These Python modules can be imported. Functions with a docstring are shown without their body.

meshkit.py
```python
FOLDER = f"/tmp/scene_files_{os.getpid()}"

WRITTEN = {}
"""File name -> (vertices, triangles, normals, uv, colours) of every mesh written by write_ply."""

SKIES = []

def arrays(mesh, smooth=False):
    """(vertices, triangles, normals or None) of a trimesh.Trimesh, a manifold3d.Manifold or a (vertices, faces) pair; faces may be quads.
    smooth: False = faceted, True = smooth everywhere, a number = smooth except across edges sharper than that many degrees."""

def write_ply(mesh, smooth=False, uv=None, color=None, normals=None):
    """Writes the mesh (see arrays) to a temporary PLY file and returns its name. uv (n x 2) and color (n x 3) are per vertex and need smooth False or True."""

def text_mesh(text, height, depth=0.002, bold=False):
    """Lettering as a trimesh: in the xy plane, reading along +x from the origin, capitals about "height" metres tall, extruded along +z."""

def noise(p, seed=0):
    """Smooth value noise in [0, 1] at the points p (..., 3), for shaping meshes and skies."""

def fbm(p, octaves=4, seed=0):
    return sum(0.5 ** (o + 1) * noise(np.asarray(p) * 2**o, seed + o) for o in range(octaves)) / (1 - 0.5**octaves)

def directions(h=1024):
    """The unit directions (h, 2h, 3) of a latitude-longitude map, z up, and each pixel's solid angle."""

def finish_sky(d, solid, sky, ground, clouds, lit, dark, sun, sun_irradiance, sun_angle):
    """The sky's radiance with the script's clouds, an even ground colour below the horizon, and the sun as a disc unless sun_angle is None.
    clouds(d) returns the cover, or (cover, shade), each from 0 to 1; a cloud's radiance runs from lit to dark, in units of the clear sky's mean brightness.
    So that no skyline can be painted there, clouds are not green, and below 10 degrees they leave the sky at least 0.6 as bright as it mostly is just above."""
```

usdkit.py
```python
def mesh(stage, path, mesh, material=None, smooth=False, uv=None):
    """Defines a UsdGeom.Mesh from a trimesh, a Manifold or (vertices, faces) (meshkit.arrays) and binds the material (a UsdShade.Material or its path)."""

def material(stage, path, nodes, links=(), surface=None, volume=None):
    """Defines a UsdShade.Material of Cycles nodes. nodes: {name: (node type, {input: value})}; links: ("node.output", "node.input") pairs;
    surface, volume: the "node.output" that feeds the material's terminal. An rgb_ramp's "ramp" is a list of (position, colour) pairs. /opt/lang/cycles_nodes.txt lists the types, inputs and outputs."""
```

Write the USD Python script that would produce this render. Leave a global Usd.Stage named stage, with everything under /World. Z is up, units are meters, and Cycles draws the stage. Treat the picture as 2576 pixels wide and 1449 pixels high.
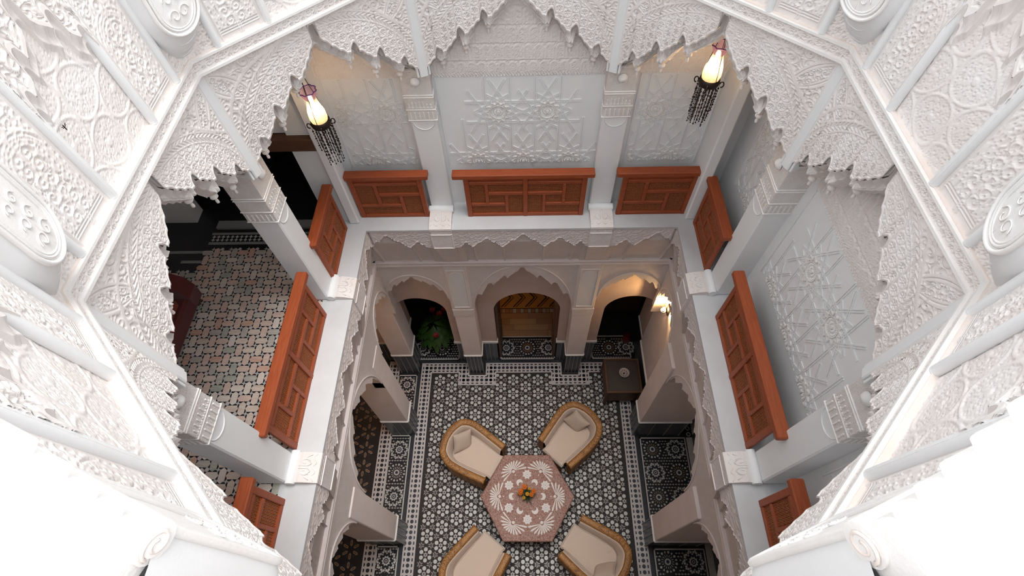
import math, random
import numpy as np, trimesh, usdkit, meshkit
from shapely.geometry import Polygon, box as sbox, Point, LineString
from shapely.ops import unary_union
from pxr import Usd, UsdGeom, UsdLux, Gf, Sdf, UsdShade, Vt

stage = Usd.Stage.CreateInMemory()
UsdGeom.SetStageUpAxis(stage, UsdGeom.Tokens.z); UsdGeom.SetStageMetersPerUnit(stage, 1.0)
UsdGeom.Xform.Define(stage, '/World'); UsdGeom.Scope.Define(stage, '/World/Looks')
SC = 1.3            # the plan below is drawn in units of 1.3 m
PI = math.pi
rng = random.Random(7); nr = np.random.RandomState(7)

# ------------------------------------------------------------------ camera, sky, sun
cam = UsdGeom.Camera.Define(stage, '/World/camera')
_th, _yaw, _roll, _C = 0.5566, 0.0473, -0.0499, np.array([0.0322, -1.5908, 7.7818])
_c, _s = math.cos(_yaw), math.sin(_yaw)
_R = np.array([[1, 0, 0], [0, math.cos(_th), math.sin(_th)], [0, math.sin(_th), -math.cos(_th)]]) @ np.array([[_c, _s, 0], [-_s, _c, 0], [0, 0, 1]])
_cr, _sr = math.cos(_roll), math.sin(_roll)
_right, _up = _cr * _R[0] + _sr * _R[1], -_sr * _R[0] + _cr * _R[1]
_m = Gf.Matrix4d(1.0)
for _i, _v in enumerate((_right, _up, -_R[2], _C * SC)):
    _m.SetRow(_i, Gf.Vec4d(*map(float, _v), 1.0 if _i == 3 else 0.0))
cam.AddTransformOp().Set(_m)
cam.CreateHorizontalApertureAttr(36.0); cam.CreateVerticalApertureAttr(36.0 * 1449 / 2576)
cam.CreateFocalLengthAttr(36.0 * 1287.7 / 2576); cam.CreateClippingRangeAttr(Gf.Vec2f(0.02, 200))
cam.CreateExposureAttr(0.70)
sky = UsdLux.DomeLight.Define(stage, '/World/sky'); sky.CreateIntensityAttr(0.365); sky.CreateColorAttr(Gf.Vec3f(0.93, 0.97, 1.0))
sun = UsdLux.DistantLight.Define(stage, '/World/sun'); sun.CreateIntensityAttr(1.75); sun.CreateAngleAttr(40.0); sun.CreateColorAttr(Gf.Vec3f(1, 0.97, 0.93))
sun.AddRotateXYZOp().Set(Gf.Vec3f(-4, 9, 0))     # high soft sun from the east-north-east

# ------------------------------------------------------------------ helpers
USED = {}
def numbered(parent, name):
    k = USED.get((parent, name), -1) + 1; USED[(parent, name)] = k
    return name if k == 0 else '%s_%03d' % (name, k)
def tag(p, label=None, cat=None, group=None, kind=None):
    for k, v in (('label', label), ('category', cat), ('group', group), ('kind', kind)):
        if v: p.SetCustomDataByKey(k, v)
    return p
def thing(name, label, cat, loc=(0, 0, 0), rz=0, group=None, kind=None):
    x = UsdGeom.Xform.Define(stage, '/World/' + numbered('/World', name))
    x.AddTranslateOp().Set(Gf.Vec3d(*[float(a) * SC for a in loc])); x.AddRotateZOp().Set(float(rz))
    return tag(x.GetPrim(), label, cat, group, kind)
def obj(name, mesh, mat, parent=None, smooth=False, label=None, cat=None, group=None, kind=None):
    up = str(parent.GetPath()) if parent is not None else '/World'
    v, f, n = meshkit.arrays(mesh.get() if isinstance(mesh, MB) else mesh, smooth)
    path = up + '/' + numbered(up, name)
    m = UsdGeom.Mesh.Define(stage, path)
    m.CreatePointsAttr(Vt.Vec3fArray.FromNumpy((v * SC).astype(np.float32)))
    m.CreateFaceVertexCountsAttr(Vt.IntArray.FromNumpy(np.full(len(f), 3, np.int32)))
    m.CreateFaceVertexIndicesAttr(Vt.IntArray.FromNumpy(f.astype(np.int32).ravel()))
    m.CreateSubdivisionSchemeAttr('none')
    if n is not None:
        m.CreateNormalsAttr(Vt.Vec3fArray.FromNumpy(n.astype(np.float32))); m.SetNormalsInterpolation('vertex')
    UsdShade.MaterialBindingAPI.Apply(m.GetPrim()).Bind(mat)
    return tag(m.GetPrim(), label, cat, group, kind)
def dup(root, loc, rz, label, group=None, name=None):
    was = root.GetCustomData()
    r = thing(name or root.GetName().rstrip('0123456789').rstrip('_'), label, was['category'], loc, rz, group or was.get('group'), was.get('kind'))
    r.GetReferences().AddInternalReference(root.GetPath()); r.SetInstanceable(True)
    return r

class MB:
    """collects triangles of one mesh"""
    def __init__(s): s.v, s.f, s.n = [], [], 0
    def add(s, v, f, M=None):
        v = np.asarray(v, float); f = np.asarray(f, int)
        if f.shape[1] == 4: f = np.vstack([f[:, [0, 1, 2]], f[:, [0, 2, 3]]])
        s.v.append(v); s.f.append(f + s.n); s.n += len(v); return s
    def tm(s, m): return s.add(m.vertices, m.faces)
    def get(s): return (np.vstack(s.v), np.vstack(s.f))
    def box(s, x0, x1, y0, y1, z0, z1, b=0.0):
        if b <= 0:
            v = [(x, y, z) for x in (x0, x1) for y in (y0, y1) for z in (z0, z1)]
            return s.add(v, [(0, 1, 3, 2), (4, 6, 7, 5), (0, 4, 5, 1), (2, 3, 7, 6), (0, 2, 6, 4), (1, 5, 7, 3)])
        lo, hi = np.array([x0, y0, z0]), np.array([x1, y1, z1]); pts = []
        for sx in (0, 1):
            for sy in (0, 1):
                for sz in (0, 1):
                    c = np.where([sx, sy, sz], hi, lo); d = np.where([sx, sy, sz], -b, b)
                    for k in range(3):
                        q = c + d; q[k] = c[k]; pts.append(q)
        return s.hull(pts)
    def hull(s, pts): return s.tm(trimesh.convex.convex_hull(np.asarray(pts, float)))
    def obox(s, p, q, w, h, up=(0, 0, 1)):
        """bar from p to q, width w across, height h along up"""
        p, q, up = np.array(p, float), np.array(q, float), np.array(up, float)
        d = q - p; a = np.cross(up, d); a /= np.linalg.norm(a); up = np.cross(d, a); up /= np.linalg.norm(up)
        v = [e + i * a * w / 2 + j * up * h / 2 for e in (p, q) for i in (-1, 1) for j in (-1, 1)]
        return s.add(v, [(0, 1, 3, 2), (4, 6, 7, 5), (0, 4, 5, 1), (2, 3, 7, 6), (0, 2, 6, 4), (1, 5, 7, 3)])
    def tube(s, path, r, n=8, closed=False, caps=True):
        P = np.asarray(path, float); k = len(P); r = np.broadcast_to(r, k)
        T = np.roll(P, -1, 0) - np.roll(P, 1, 0)
        if not closed: T[0], T[-1] = P[1] - P[0], P[-1] - P[-2]
        T /= np.linalg.norm(T, axis=1, keepdims=True) + 1e-12
        u = np.cross(T[0], (0, 0, 1) if abs(T[0][2]) < .9 else (1, 0, 0)); V = []
        a = np.arange(n) / n * 2 * PI
        for i in range(k):
            u = u - T[i] * (u @ T[i]); u /= np.linalg.norm(u); w = np.cross(T[i], u)
            V.append(P[i] + r[i] * (np.cos(a)[:, None] * u + np.sin(a)[:, None] * w))
        V = np.vstack(V); F = []
        for i in range(k if closed else k - 1):
            for j in range(n):
                i2 = (i + 1) % k; j2 = (j + 1) % n
                F.append((i * n + j, i * n + j2, i2 * n + j2, i2 * n + j))
        F = [t for q in F for t in ((q[0], q[1], q[2]), (q[0], q[2], q[3]))]
        if caps and not closed:
            F += [(0, j + 1, j) for j in range(1, n - 1)] + [((k - 1) * n, (k - 1) * n + j, (k - 1) * n + j + 1) for j in range(1, n - 1)]
        return s.add(V, F)
    def lathe(s, prof, c=(0, 0, 0), n=16, ax='z'):
        a = np.arange(n) / n * 2 * PI; V = []
        for r, z in prof: V += [(r * math.cos(t), r * math.sin(t), z) for t in a]
        F = []
        for i in range(len(prof) - 1):
            for j in range(n):
                j2 = (j + 1) % n; F.append((i * n + j, i * n + j2, (i + 1) * n + j2, (i + 1) * n + j))
        V = np.array(V)
        if ax == 'x': V = V[:, [2, 0, 1]]
        if ax == 'y': V = V[:, [1, 2, 0]]
        return s.add(V + np.array(c), F)
    def prism(s, poly, a0, a1, plane='xy'):
        """shapely polygon extruded from a0 to a1; plane xz: polygon in x,z extruded along y; yz: in y,z along x"""
        for g in getattr(poly, 'geoms', [poly]):
            m = trimesh.creation.extrude_polygon(g, a1 - a0, engine='earcut'); v = m.vertices.copy(); v[:, 2] += a0; f = m.faces
            if plane == 'xz': v = v[:, [0, 2, 1]]; f = f[:, ::-1]
            if plane == 'yz': v = v[:, [2, 0, 1]]
            s.add(v, f)
        return s
    def grid(s, P):
        m, n = P.shape[:2]; i = np.arange(m * n).reshape(m, n)
        return s.add(P.reshape(-1, 3), np.stack([i[:-1, :-1], i[1:, :-1], i[1:, 1:], i[:-1, 1:]], -1).reshape(-1, 4))
    def turn(s, rz, loc=(0, 0, 0)):
        c, q = math.cos(rz), math.sin(rz); M = np.array([[c, -q, 0], [q, c, 0], [0, 0, 1]])
        s.v = [v @ M.T + np.array(loc, float) for v in s.v]; return s

def mitre(mb, y0, y1, z0, z1):
    """a bar along one side of the octagon, its ends mitred at the corners; y measured outwards from the wall plane"""
    k = math.tan(PI / 8); h0, h1 = (1.62 + y0) * k, (1.62 + y1) * k
    return mb.prism(Polygon([(-h0, y0), (h0, y0), (h1, y1), (-h1, y1)]), z0, z1)
def fanpoly(mb, pts, z0, z1):
    """star-shaped polygon (about its mean) as a low slab: top face and sides"""
    pts = np.asarray(pts, float); n = len(pts); c = pts.mean(0)
    V = np.vstack([np.c_[pts, np.full(n, z1)], np.c_[pts, np.full(n, z0)], [[c[0], c[1], z1]]])
    F = [(i, (i + 1) % n, 2 * n) for i in range(n)] + [x for i in range(n) for x in ((i, n + i, n + (i + 1) % n), (i, n + (i + 1) % n, (i + 1) % n))]
    return mb.add(V, F)
def ngon(cx, cy, r, n, a0=0.0): return [(cx + r * math.cos(a0 + k * 2 * PI / n), cy + r * math.sin(a0 + k * 2 * PI / n)) for k in range(n)]
def starpts(cx, cy, r1, r2, n, a0=0.0): return [(cx + (r1 if k % 2 == 0 else r2) * math.cos(a0 + k * PI / n), cy + (r1 if k % 2 == 0 else r2) * math.sin(a0 + k * PI / n)) for k in range(2 * n)]

# ------------------------------------------------------------------ materials
def mat(name, nodes, links, surface='p.BSDF'): return usdkit.material(stage, '/World/Looks/' + name, nodes, links, surface=surface)
def simple(name, col, rough=.6, **kw): return mat(name, {'p': ('principled_bsdf', dict(base_color=col, roughness=rough, **kw))}, [])
def plaster(name, a, b, fine=90., bump=.25, dist=.004, stain=3.0, cells=0.):
    """white stucco: two tones mixed by large blotches, fine bump; cells adds small carved pits"""
    nd = {'t': ('texture_coordinate', {}), 'n': ('noise_texture', {'scale': stain, 'detail': 4.0, 'roughness': .6}), 'r': ('rgb_ramp', {'ramp': [(.38, a), (.72, b)]}),
          'f': ('noise_texture', {'scale': fine, 'detail': 2.0}), 'p': ('principled_bsdf', {'roughness': .85, 'specular_ior_level': .15}),
          'bp': ('bump', {'strength': bump, 'distance': dist})}
    ln = [('t.object', 'n.vector'), ('t.object', 'f.vector'), ('n.fac', 'r.fac'), ('r.color', 'p.base_color'), ('bp.normal', 'p.normal')]
    if cells:
        nd['v'] = ('voronoi_texture', {'scale': cells, 'feature': 'distance_to_edge', 'randomness': .75}); nd['m'] = ('map_range', {'from_min': 0., 'from_max': .25, 'to_min': 1., 'to_max': 0., 'clamp': True})
        ln += [('t.object', 'v.vector'), ('v.distance', 'm.value'), ('m.result', 'bp.height')]
    else: ln += [('f.fac', 'bp.height')]
    return mat(name, nd, ln)
M = {}
M['stucco'] = plaster('stucco', (.89, .875, .865), (.84, .80, .775))
M['carved'] = plaster('carved_stucco', (.86, .825, .81), (.81, .745, .71), cells=0)
M['pitted'] = plaster('pitted_stucco', (.85, .825, .81), (.78, .70, .66), cells=85., bump=.6, dist=.005)
M['paint'] = plaster('white_paint', (.85, .855, .865), (.82, .825, .835), bump=.12)
M['warm'] = plaster('rose_stucco', (.87, .80, .79), (.83, .74, .72), bump=.2)
M['warmpit'] = plaster('rose_carved_stucco', (.87, .81, .795), (.83, .75, .73), cells=70., bump=.6, dist=.006)
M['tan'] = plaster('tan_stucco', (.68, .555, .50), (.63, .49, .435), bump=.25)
M['ledge'] = plaster('bare_ledge', (.84, .77, .73), (.80, .69, .63))
def wood(name, a, b, sx=(2, 30, 30), rough=.5):
    return mat(name, {'t': ('texture_coordinate', {}), 'mp': ('mapping', {'scale': sx}), 'n': ('noise_texture', {'scale': 3.0, 'detail': 5.0, 'distortion': .6}), 'r': ('rgb_ramp', {'ramp': [(.3, a), (.7, b)]}),
        'p': ('principled_bsdf', {'roughness': rough}), 'bp': ('bump', {'strength': .15, 'distance': .003})},
        [('t.object', 'mp.vector'), ('mp.vector', 'n.vector'), ('n.fac', 'r.fac'), ('r.color', 'p.base_color'), ('n.fac', 'bp.height'), ('bp.normal', 'p.normal')])
M['frieze'] = plaster('frieze_stucco', (.79, .725, .71), (.74, .66, .64), bump=.2)
M['sill'] = plaster('sill_paint', (.62, .625, .64), (.58, .58, .59), bump=.12)
M['wood'] = wood('cedar', (.265, .046, .010), (.37, .080, .020))
M['wood_back'] = simple('cedar_dark', (.11, .028, .012), .7)
M['darkwood'] = wood('dark_wood', (.07, .03, .014), (.13, .055, .025))
# ------------------------------------------------------------------ carved relief fields (height 0..1 over a wall plane)
def sm(x, a, b):
    t = np.clip((x - a) / (b - a), 0, 1); return t * t * (3 - 2 * t)
def hexcell(u, v, a):
    """offset to the nearest point of a hexagonal lattice of spacing a"""
    best = None; h = a * math.sqrt(3)
    for o in (0, 1):
        x = (u / h - .5 * o); y = (v / a - .5 * o)
        dx = (x - np.round(x)) * h; dy = (y - np.round(y)) * a; d = dx * dx + dy * dy
        if best is None: best = (d, dx, dy)
        else:
            k = d < best[0]; best = (np.where(k, d, best[0]), np.where(k, dx, best[1]), np.where(k, dy, best[2]))
    return best[1], best[2], np.sqrt(best[0])
def rosettes(u, v, a):
    dx, dy, d = hexcell(u, v, a); th = np.arctan2(dy, dx)
    ring = 1 - sm(np.abs(d - .40 * a), .07 * a, .13 * a)
    eye = 1 - sm(d, .05 * a, .12 * a)
    pet = (1 - sm(np.abs(d - .22 * a), .07 * a, .13 * a)) * sm(np.cos(6 * th), -.5, .0)
    x2, y2, d2 = hexcell(u + a * .5773, v, a)
    star = (1 - sm(d2, .09 * a, .16 * a))
    return np.maximum.reduce([ring, eye, .9 * pet, .85 * star])
def scrolls(u, v, s, seed=0):
    """vine scrolls: a spiral in every cell of a jittered grid, with leaf lobes between"""
    gu, gv = np.floor(u / s), np.floor(v / s); D = np.full(u.shape, 9.); D2 = D.copy(); X = np.zeros_like(u); Y = X.copy(); S = X.copy()
    for i in (-1, 0, 1):
        for j in (-1, 0, 1):
            a, b = gu + i, gv + j
            h1 = np.modf(np.abs(np.sin(a * 12.9898 + b * 78.233 + seed) * 43758.5453))[0]; h2 = np.modf(np.abs(np.sin(a * 39.346 + b * 11.135 + seed) * 24634.633))[0]
            cx, cy = (a + .25 + .5 * h1) * s, (b + .25 + .5 * h2) * s
            dx, dy = u - cx, v - cy; d = np.hypot(dx, dy); k = d < D
            D2 = np.where(k, D, np.minimum(D2, d)); X = np.where(k, dx, X); Y = np.where(k, dy, Y); S = np.where(k, np.where(h1 > .5, 1., -1.), S); D = np.where(k, d, D)
    th = np.arctan2(Y, X)
    sp = np.cos(th * S + 2 * PI * 1.9 * np.sqrt(np.maximum(D, 1e-5) / s) * 1.25)
    vine = sm(sp, .05, .55); leaf = sm(np.cos(5 * th + 20 * D / s), .3, .8) * sm(D2 - D, .02 * s, .2 * s) * sm(D, .38 * s, .5 * s)
    edge = 1 - sm(D2 - D, .03 * s, .10 * s)
    return np.maximum.reduce([vine * (1 - sm(D, .55 * s, .7 * s)), .85 * leaf, .8 * edge])
def lens(u, v, cx, cy, ang, L, W):
    """signed distance-like value of a pointed leaf: <1 inside"""
    c, s = math.cos(ang), math.sin(ang); x, y = (u - cx) * c + (v - cy) * s, -(u - cx) * s + (v - cy) * c
    t = np.clip(x / L, -1, 1); return np.abs(y) / (W * np.maximum(1 - t * t, 1e-3)) + (np.abs(x) > L) * 9, x, y

A, HS = 1.62, .671                      # octagon apothem and half side
# lobed (lambrequin) edge of the upper arches: half profile, z over distance from the middle
LOB = np.array([(0, 6.17), (.012, 6.165), (.022, 6.145), (.026, 6.07), (.05, 6.04), (.08, 6.0), (.12, 5.955), (.16, 5.915), (.185, 5.895), (.193, 5.93), (.20, 5.947), (.212, 5.955), (.225, 5.95), (.235, 5.93), (.24, 5.895),
                (.27, 5.865), (.31, 5.82), (.345, 5.785), (.355, 5.82), (.365, 5.838), (.378, 5.842), (.39, 5.836), (.40, 5.815), (.405, 5.775), (.43, 5.745), (.47, 5.695), (.505, 5.66), (.515, 5.69), (.525, 5.70), (.54, 5.703), (.552, 5.695), (.56, 5.67), (.565, 5.635), (.59, 5.605), (.63, 5.565), (.68, 5.52)])
def lobed(u, P=LOB, rip=.011, per=.0405):
    a = np.abs(u); z = np.interp(a, P[:, 0], P[:, 1])
    return z + rip * np.abs(np.sin(PI * a / per))
def arch_wall_mesh():
    nu, nv = 430, 200; us = np.linspace(-HS, HS, nu); lo = lobed(us); hi = 6.215
    t = np.linspace(0, 1, nv)[None, :]; U = np.repeat(us[:, None], nv, 1); V = lo[:, None] + (hi - lo[:, None]) * t
    cx, cz, Rr = 0., 5.49, .665
    r = np.hypot(U - cx, V - cz); th = np.arctan2(V - cz, U)
    inside = 1 - sm(r, Rr - .012, Rr - .008)
    h = rosettes(U, V - 5.0, .062) * .85
    vin = scrolls(U, V, .066, 3)
    for sg in (-1, 1):
        q, x, y = lens(U, V, sg * .565, 6.075, PI / 4 if sg > 0 else 3 * PI / 4, .155, .062)
        ring = (1 - sm(np.abs(q - .95), .10, .2)); ring2 = 1 - sm(np.abs(q - .62), .08, .16); core = scrolls(U, V, .035, 9)
        vin = np.where(q < 1.1, np.maximum.reduce([ring, ring2 * .8, core * (q < .5)]), vin)
        # a stem sweeping down beside the braid
        rr = np.abs(r - (Rr + .075 + .03 * np.sin(6 * th))); vin = np.maximum(vin, 1 - sm(rr, .006, .012))
    h = h * inside + vin * (1 - inside) * sm(r, Rr + .03, Rr + .036)
    braid = .55 + .45 * np.sign(np.sin(2 * PI * (th * Rr / .032 + np.abs(r - Rr - .014) / .02)))
    bm = (1 - sm(np.abs(r - Rr - .012), .018, .022)); h = h * (1 - bm) + bm * braid
    rim = 1 - sm(np.minimum(np.abs(r - Rr + .012), np.abs(r - Rr - .036)), .003, .007); h = np.maximum(h, rim)
    d = V - lo[:, None]
    e = (1 - sm(d, .020, .026)); h = h * (1 - e) + e * (.6 + .5 * (1 - sm(np.abs(d - .012), .003, .008)))
    flat = np.maximum(sm(V, hi - .02, hi - .012), sm(np.abs(U), .625, .632)); h = h * (1 - flat) + flat * .9
    P = np.stack([U, -.0075 * h, V], -1); mb = MB(); mb.grid(P)
    return mb, us, lo
LOW = np.array([(0, 5.99), (.03, 5.955), (.185, 5.80), (.21, 5.79), (.225, 5.85), (.24, 5.845), (.35, 5.645), (.375, 5.635), (.39, 5.735), (.41, 5.715), (.525, 5.54), (.55, 5.53), (.565, 5.585), (.68, 5.48)])
def muqarnas_mesh(us, lo, back=.12):
    """the stalactite underside: a row of little fluted palmette niches below the lobed front edge, then overlapping plain scales stepping down to the pendants"""
    u_ = np.linspace(us[0], us[-1], 620); lo = np.interp(u_, us, lo); us = u_
    per = .0405; step = np.floor(np.abs(us) / per); k = np.abs(us) / per - step
    low = np.minimum(np.interp(np.abs(us), LOW[:, 0], LOW[:, 1]) + .010 * (k - .5), lo - .04); nt = 40; t = np.linspace(0, 1, nt)[None, :]
    U = np.repeat(us[:, None], nt, 1); ph = np.abs(np.abs(U) / per % 1 - .5) * 2; cell = np.sqrt(np.clip(1 - ph ** 2, 0, 1))
    up = np.clip(t / .62, 0, 1); dn = np.clip((t - .62) / .38, 0, 1)
    flute = .0028 * np.cos((np.abs(U) / per % 1 - .5) * 2 * PI * 3.0 * (1.2 - .5 * up)) * sm(up, .05, .2) * (1 - sm(up, .85, 1))
    W = .012 + .055 * up + .030 * cell * np.sin(PI * np.clip(up * .85 + .12, 0, 1)) * (dn <= 0) + flute
    sc = np.abs(U) / per % 1
    W = np.where(dn > 0, .045 + .02 * sc + (back - .05) * sm(dn, .15, 1.) - .016 * np.sin(PI * np.clip(dn * 1.3, 0, 1)), W)
    Z = lo[:, None] * (1 - t) + low[:, None] * t + np.where(dn > 0, -.012 * (sc - .5) * np.sin(PI * dn), 0)
    return MB().grid(np.stack([U, W, Z], -1)[::-1]), us, low
def pendant_mesh(x, y, z, s=1.0):
    return MB().lathe([(.001, .035 * s), (.02 * s, .03 * s), (.024 * s, .012 * s), (.012 * s, 0), (.007 * s, -.008 * s), (.010 * s, -.02 * s), (.009 * s, -.034 * s), (.001, -.04 * s)], (x, y, z), 10)

DIRS = ['north', 'northwest', 'west', 'southwest', 'south', 'southeast', 'east', 'northeast']
def octa(builder, name, fmt, skip=(), A=A):
    """builds the north wall of the octagon and repeats it round the eight sides"""
    first = None
    for k, d in enumerate(DIRS):
        if k in skip: continue
        r = math.radians(45 * k); loc = (-A * math.sin(r), A * math.cos(r), 0)
        nm = name + '_' + d
        if first is None:
            first = thing(nm, fmt % d, 'wall', loc, 45 * k, None, 'structure'); builder(first)
        else: dup(first, loc, 45 * k, fmt % d, name=nm)
def build_arch(t):
    front, us, lo = arch_wall_mesh()
    obj('carved_spandrel', front, M['carved'], t, True)
    mq, mu, low = muqarnas_mesh(us, lo)
    obj('muqarnas', mq, M['carved'], t, 40)
    core = Polygon([(u, z + .012) for u, z in zip(us[::3], lo[::3])] + [(HS, 6.30), (-HS, 6.30)])
    obj('wall_core', MB().prism(core, .014, .12, 'xz'), M['stucco'], t)
    for x in (-.537, -.362, -.197, .197, .362, .537):
        obj('pendant', pendant_mesh(x, .095, float(np.interp(x, mu, low)) - .012), M['carved'], t, True)
    # frieze band with pierced lattice and bare plaster ledge over it
    nu, nv = 430, 26; U, V = np.meshgrid(np.linspace(-HS + .0125, HS - .0125, nu), np.linspace(6.215, 6.285, nv), indexing='ij')
    h = np.maximum(rosettes(U, V - 6.25, .042), sm(np.abs(V - 6.25), .024, .028))
    obj('frieze', MB().grid(np.stack([U, -.028 - .006 * h, V], -1)), M['carved'], t, True)
    obj('frieze_moulding', mitre(mitre(MB(), -.044, 0., 6.203, 6.217), -.044, 0., 6.276, 6.288), M['stucco'], t)
    obj('ledge', mitre(MB(), -.030, .03, 6.2881, 6.294), M['ledge'], t)
    # plain pilaster strip running up from the pillar at the right-hand corner of this side
    s = MB().box(-.030, .030, -.024, .05, 5.50, 6.205, .006)
    for x in (-.042, .042): s.box(x - .008, x + .008, -.014, .05, 5.50, 6.205, .003)
    s.turn(-PI / 8, (HS, .0, 0)); obj('pilaster_strip', s, M['paint'], t)
octa(build_arch, 'wall_arch', 'carved white stucco wall with lobed stalactite arch, %s side of the octagon')

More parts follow.
